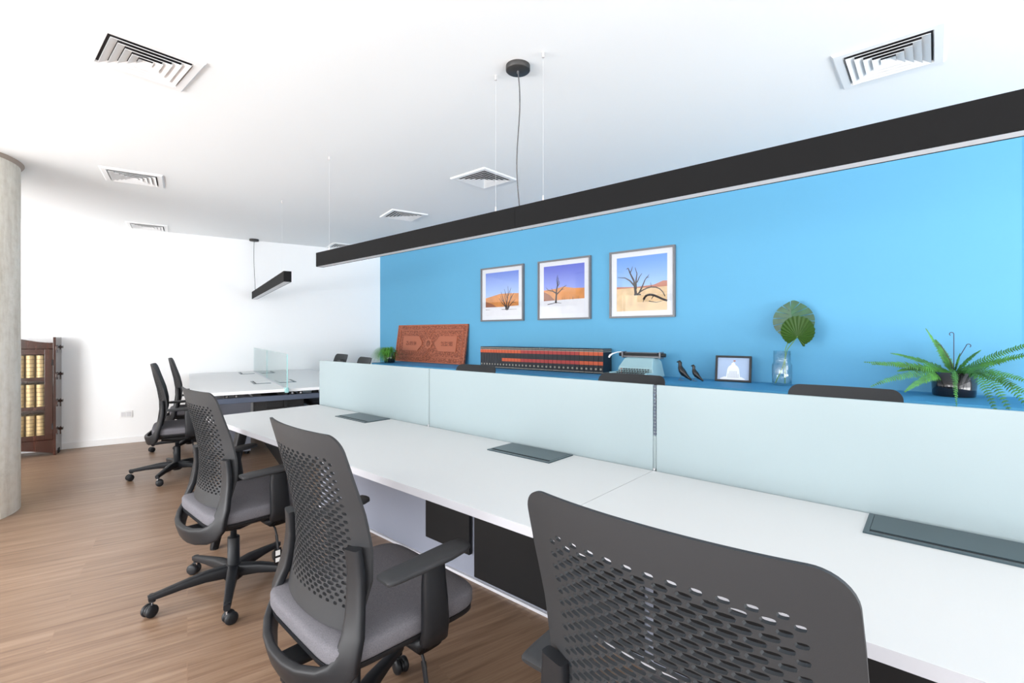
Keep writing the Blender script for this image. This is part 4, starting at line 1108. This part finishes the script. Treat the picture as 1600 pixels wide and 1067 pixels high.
# ------------------------------------------------------------------ antique bookcase by the white wall
bc = empty('bookcase', fuv(6.795, -1.13), ROT_FAR)      # local +x toward the room, y = v, front face at x=0, case goes to -x
tag(bc, 'dark mahogany bookcase with glazed door, half hidden by the concrete column', 'bookcase')
BW = .82; BH2 = 1.225; BDp = .272
for yy in (-.022, -BW):
    mb = MB(); mb.box(-BDp, 0, yy, yy + .022, 0, BH2 + (.0)); 
    mb.build('side_panel', M_mahog, bc, bevel=.002)
mb = MB(); mb.box(-BDp, -BDp + .01, -BW + .022, -.022, .05, BH2 - .08); mb.build('back_panel', M_mahog, bc)
# wavy crest board with small cut-outs
pts = [(-BW + .022, 1.105)] + [(-.022, 1.105)] + [(-.022 - (BW - .044) * k / 24, 1.19 + .030 * math.cos((k / 24 - .5) * 2 * PI * 1.0) + .006 * abs(k / 12 - 1)) for k in range(25)]
MYZ = Matrix(((0, 0, 1, 0), (1, 0, 0, 0), (0, 1, 0, 0), (0, 0, 0, 1)))
mb = MB(); mb.prism(pts, -.03, -.008, M=MYZ); mb.build('crest_board', M_mahog, bc, bevel=.001)
mb = MB()
for yy in (-.30, -.335): mb.prism([(yy - .012, 1.185), (yy + .010, 1.178), (yy + .012, 1.192), (yy - .004, 1.198)], -.0078, -.007, M=MYZ)
mb.build('crest_inlay', mat('pale_inlay', (.55, .50, .42), .5), bc)
pts = [(-.022, .02), (-.022, .16), (-BW + .022, .16), (-BW + .022, .02)] + [(-BW + .06 + (BW - .12) * k / 16, .03 + .05 * math.sin(PI * k / 16)) for k in range(17)]
mb = MB(); mb.prism(pts, -.03, -.008, M=MYZ); mb.build('apron', M_mahog, bc)
# glazed door
dr = MB(); a0, a1, z0_, z1_ = -BW + .025, -.025, .165, 1.10; st = .062
dr.box(-.028, -.004, a0, a0 + st, z0_, z1_); dr.box(-.028, -.004, a1 - st, a1, z0_, z1_); dr.box(-.028, -.004, a0 + st, a1 - st, z1_ - .055, z1_); dr.box(-.028, -.004, a0 + st, a1 - st, z0_, z0_ + .05)
dr.box(-.028, -.004, a0 + st, a1 - st, .775, .81); dr.box(-.028, -.004, a0 + st, a1 - st, .475, .51)
dro = dr.build('door', M_mahog, bc, bevel=.002)
mb = MB(); mb.box(-.018, -.015, a0 + st, a1 - st, z0_ + .05, z1_ - .055); mb.build('door_pane', M_picglass, dro)
mb = MB()
for z in (.93, .27): mb.box(-.003, 0.001, a1 - .008, a1 + .004, z, z + .06)
mb.build('hinge', M_black, dro)
for z in (.19, .49, .79, 1.095):
    mb = MB(); mb.box(-BDp + .01, -.030, -BW + .023, -.023, z - .018, z); mb.build('shelf', M_mahog, bc)
for z in (1.12, .835, .55, .255):
    mb = MB(); mb.box(-.165, -.115, -.0, .035, z - .012, z + .012); tn = mb.build('through_tenon', M_mahog, bc, bevel=.002)
    mb = MB(); mb.box(-.155, -.125, .008, .020, z - .06, z + .022); mb.build('tenon_peg', M_mahog, tn, bevel=.002)
    mb = MB(); mb.box(-.02, .006, -.0, .012, z - .03, z + .012); mb.build('corner_tenon', M_mahog, bc, bevel=.002)
mb = MB(); mb.box(-.17, -.10, -.0, .004, .0, .05); mb.build('side_foot_notch', M_black, bc)
M_goldbk = mat('gilt_leather_spine', (.50, .37, .18), .4, .35, var=(25, .25)); M_goldd = mat('dark_spine_rib', (.22, .14, .06), .5)
def gilt_book(h):
    mb = MB(); wv = .070
    prof = [(-wv / 2, 0), (wv / 2, 0)] + [(wv / 2 * math.cos(a), .020 * math.sin(a) + .0) for a in [PI * k / 10 for k in range(0, 11)]]
    # rounded spine toward +x
    poly_ = [(-.15, wv / 2 - .002), (-.15, -wv / 2 + .002)] + [(.022 * math.sin(PI * k / 10), -(wv / 2 - .003) * math.cos(PI * k / 10)) for k in range(11)]
    mb.prism(poly_, 0, h)
    b = mb.build('gilt_book', [M_goldbk], None)
    mb = MB()
    for k in range(1, 6):
        z = h * k / 6
        pl = [(.0, wv / 2 - .004)] + [(.004 + .022 * math.sin(PI * j / 10), -(wv / 2 - .004) * math.cos(PI * j / 10)) for j in range(11)][::-1]
        mb.prism(pl[::-1], z - .0035, z + .0035)
    mb.build('spine_rib', M_goldd, b)
    return b
hs_ = {.79: .245, .49: .245, .19: .225}
nm = {.79: 'top', .49: 'middle', .19: 'bottom'}
gb = {}
for z, h in hs_.items():
    src = gilt_book(h)
    for k in range(5):
        b = src if k == 0 else copy_tree(src)
        pos = fuv(6.795 + .065, -1.13 - .128 - k * .077, z + .0005); b.location = pos; b.rotation_euler = (0, 0, ROT_FAR)
        w_ = ['rightmost', 'second from right', 'third from right', 'fourth from right, beside the column', 'fifth from right, behind the column'][k]
        tag(b, 'thick gilt-spined book on %s shelf of bookcase, %s' % (nm[z], w_), 'book', 'gilt books in the bookcase')
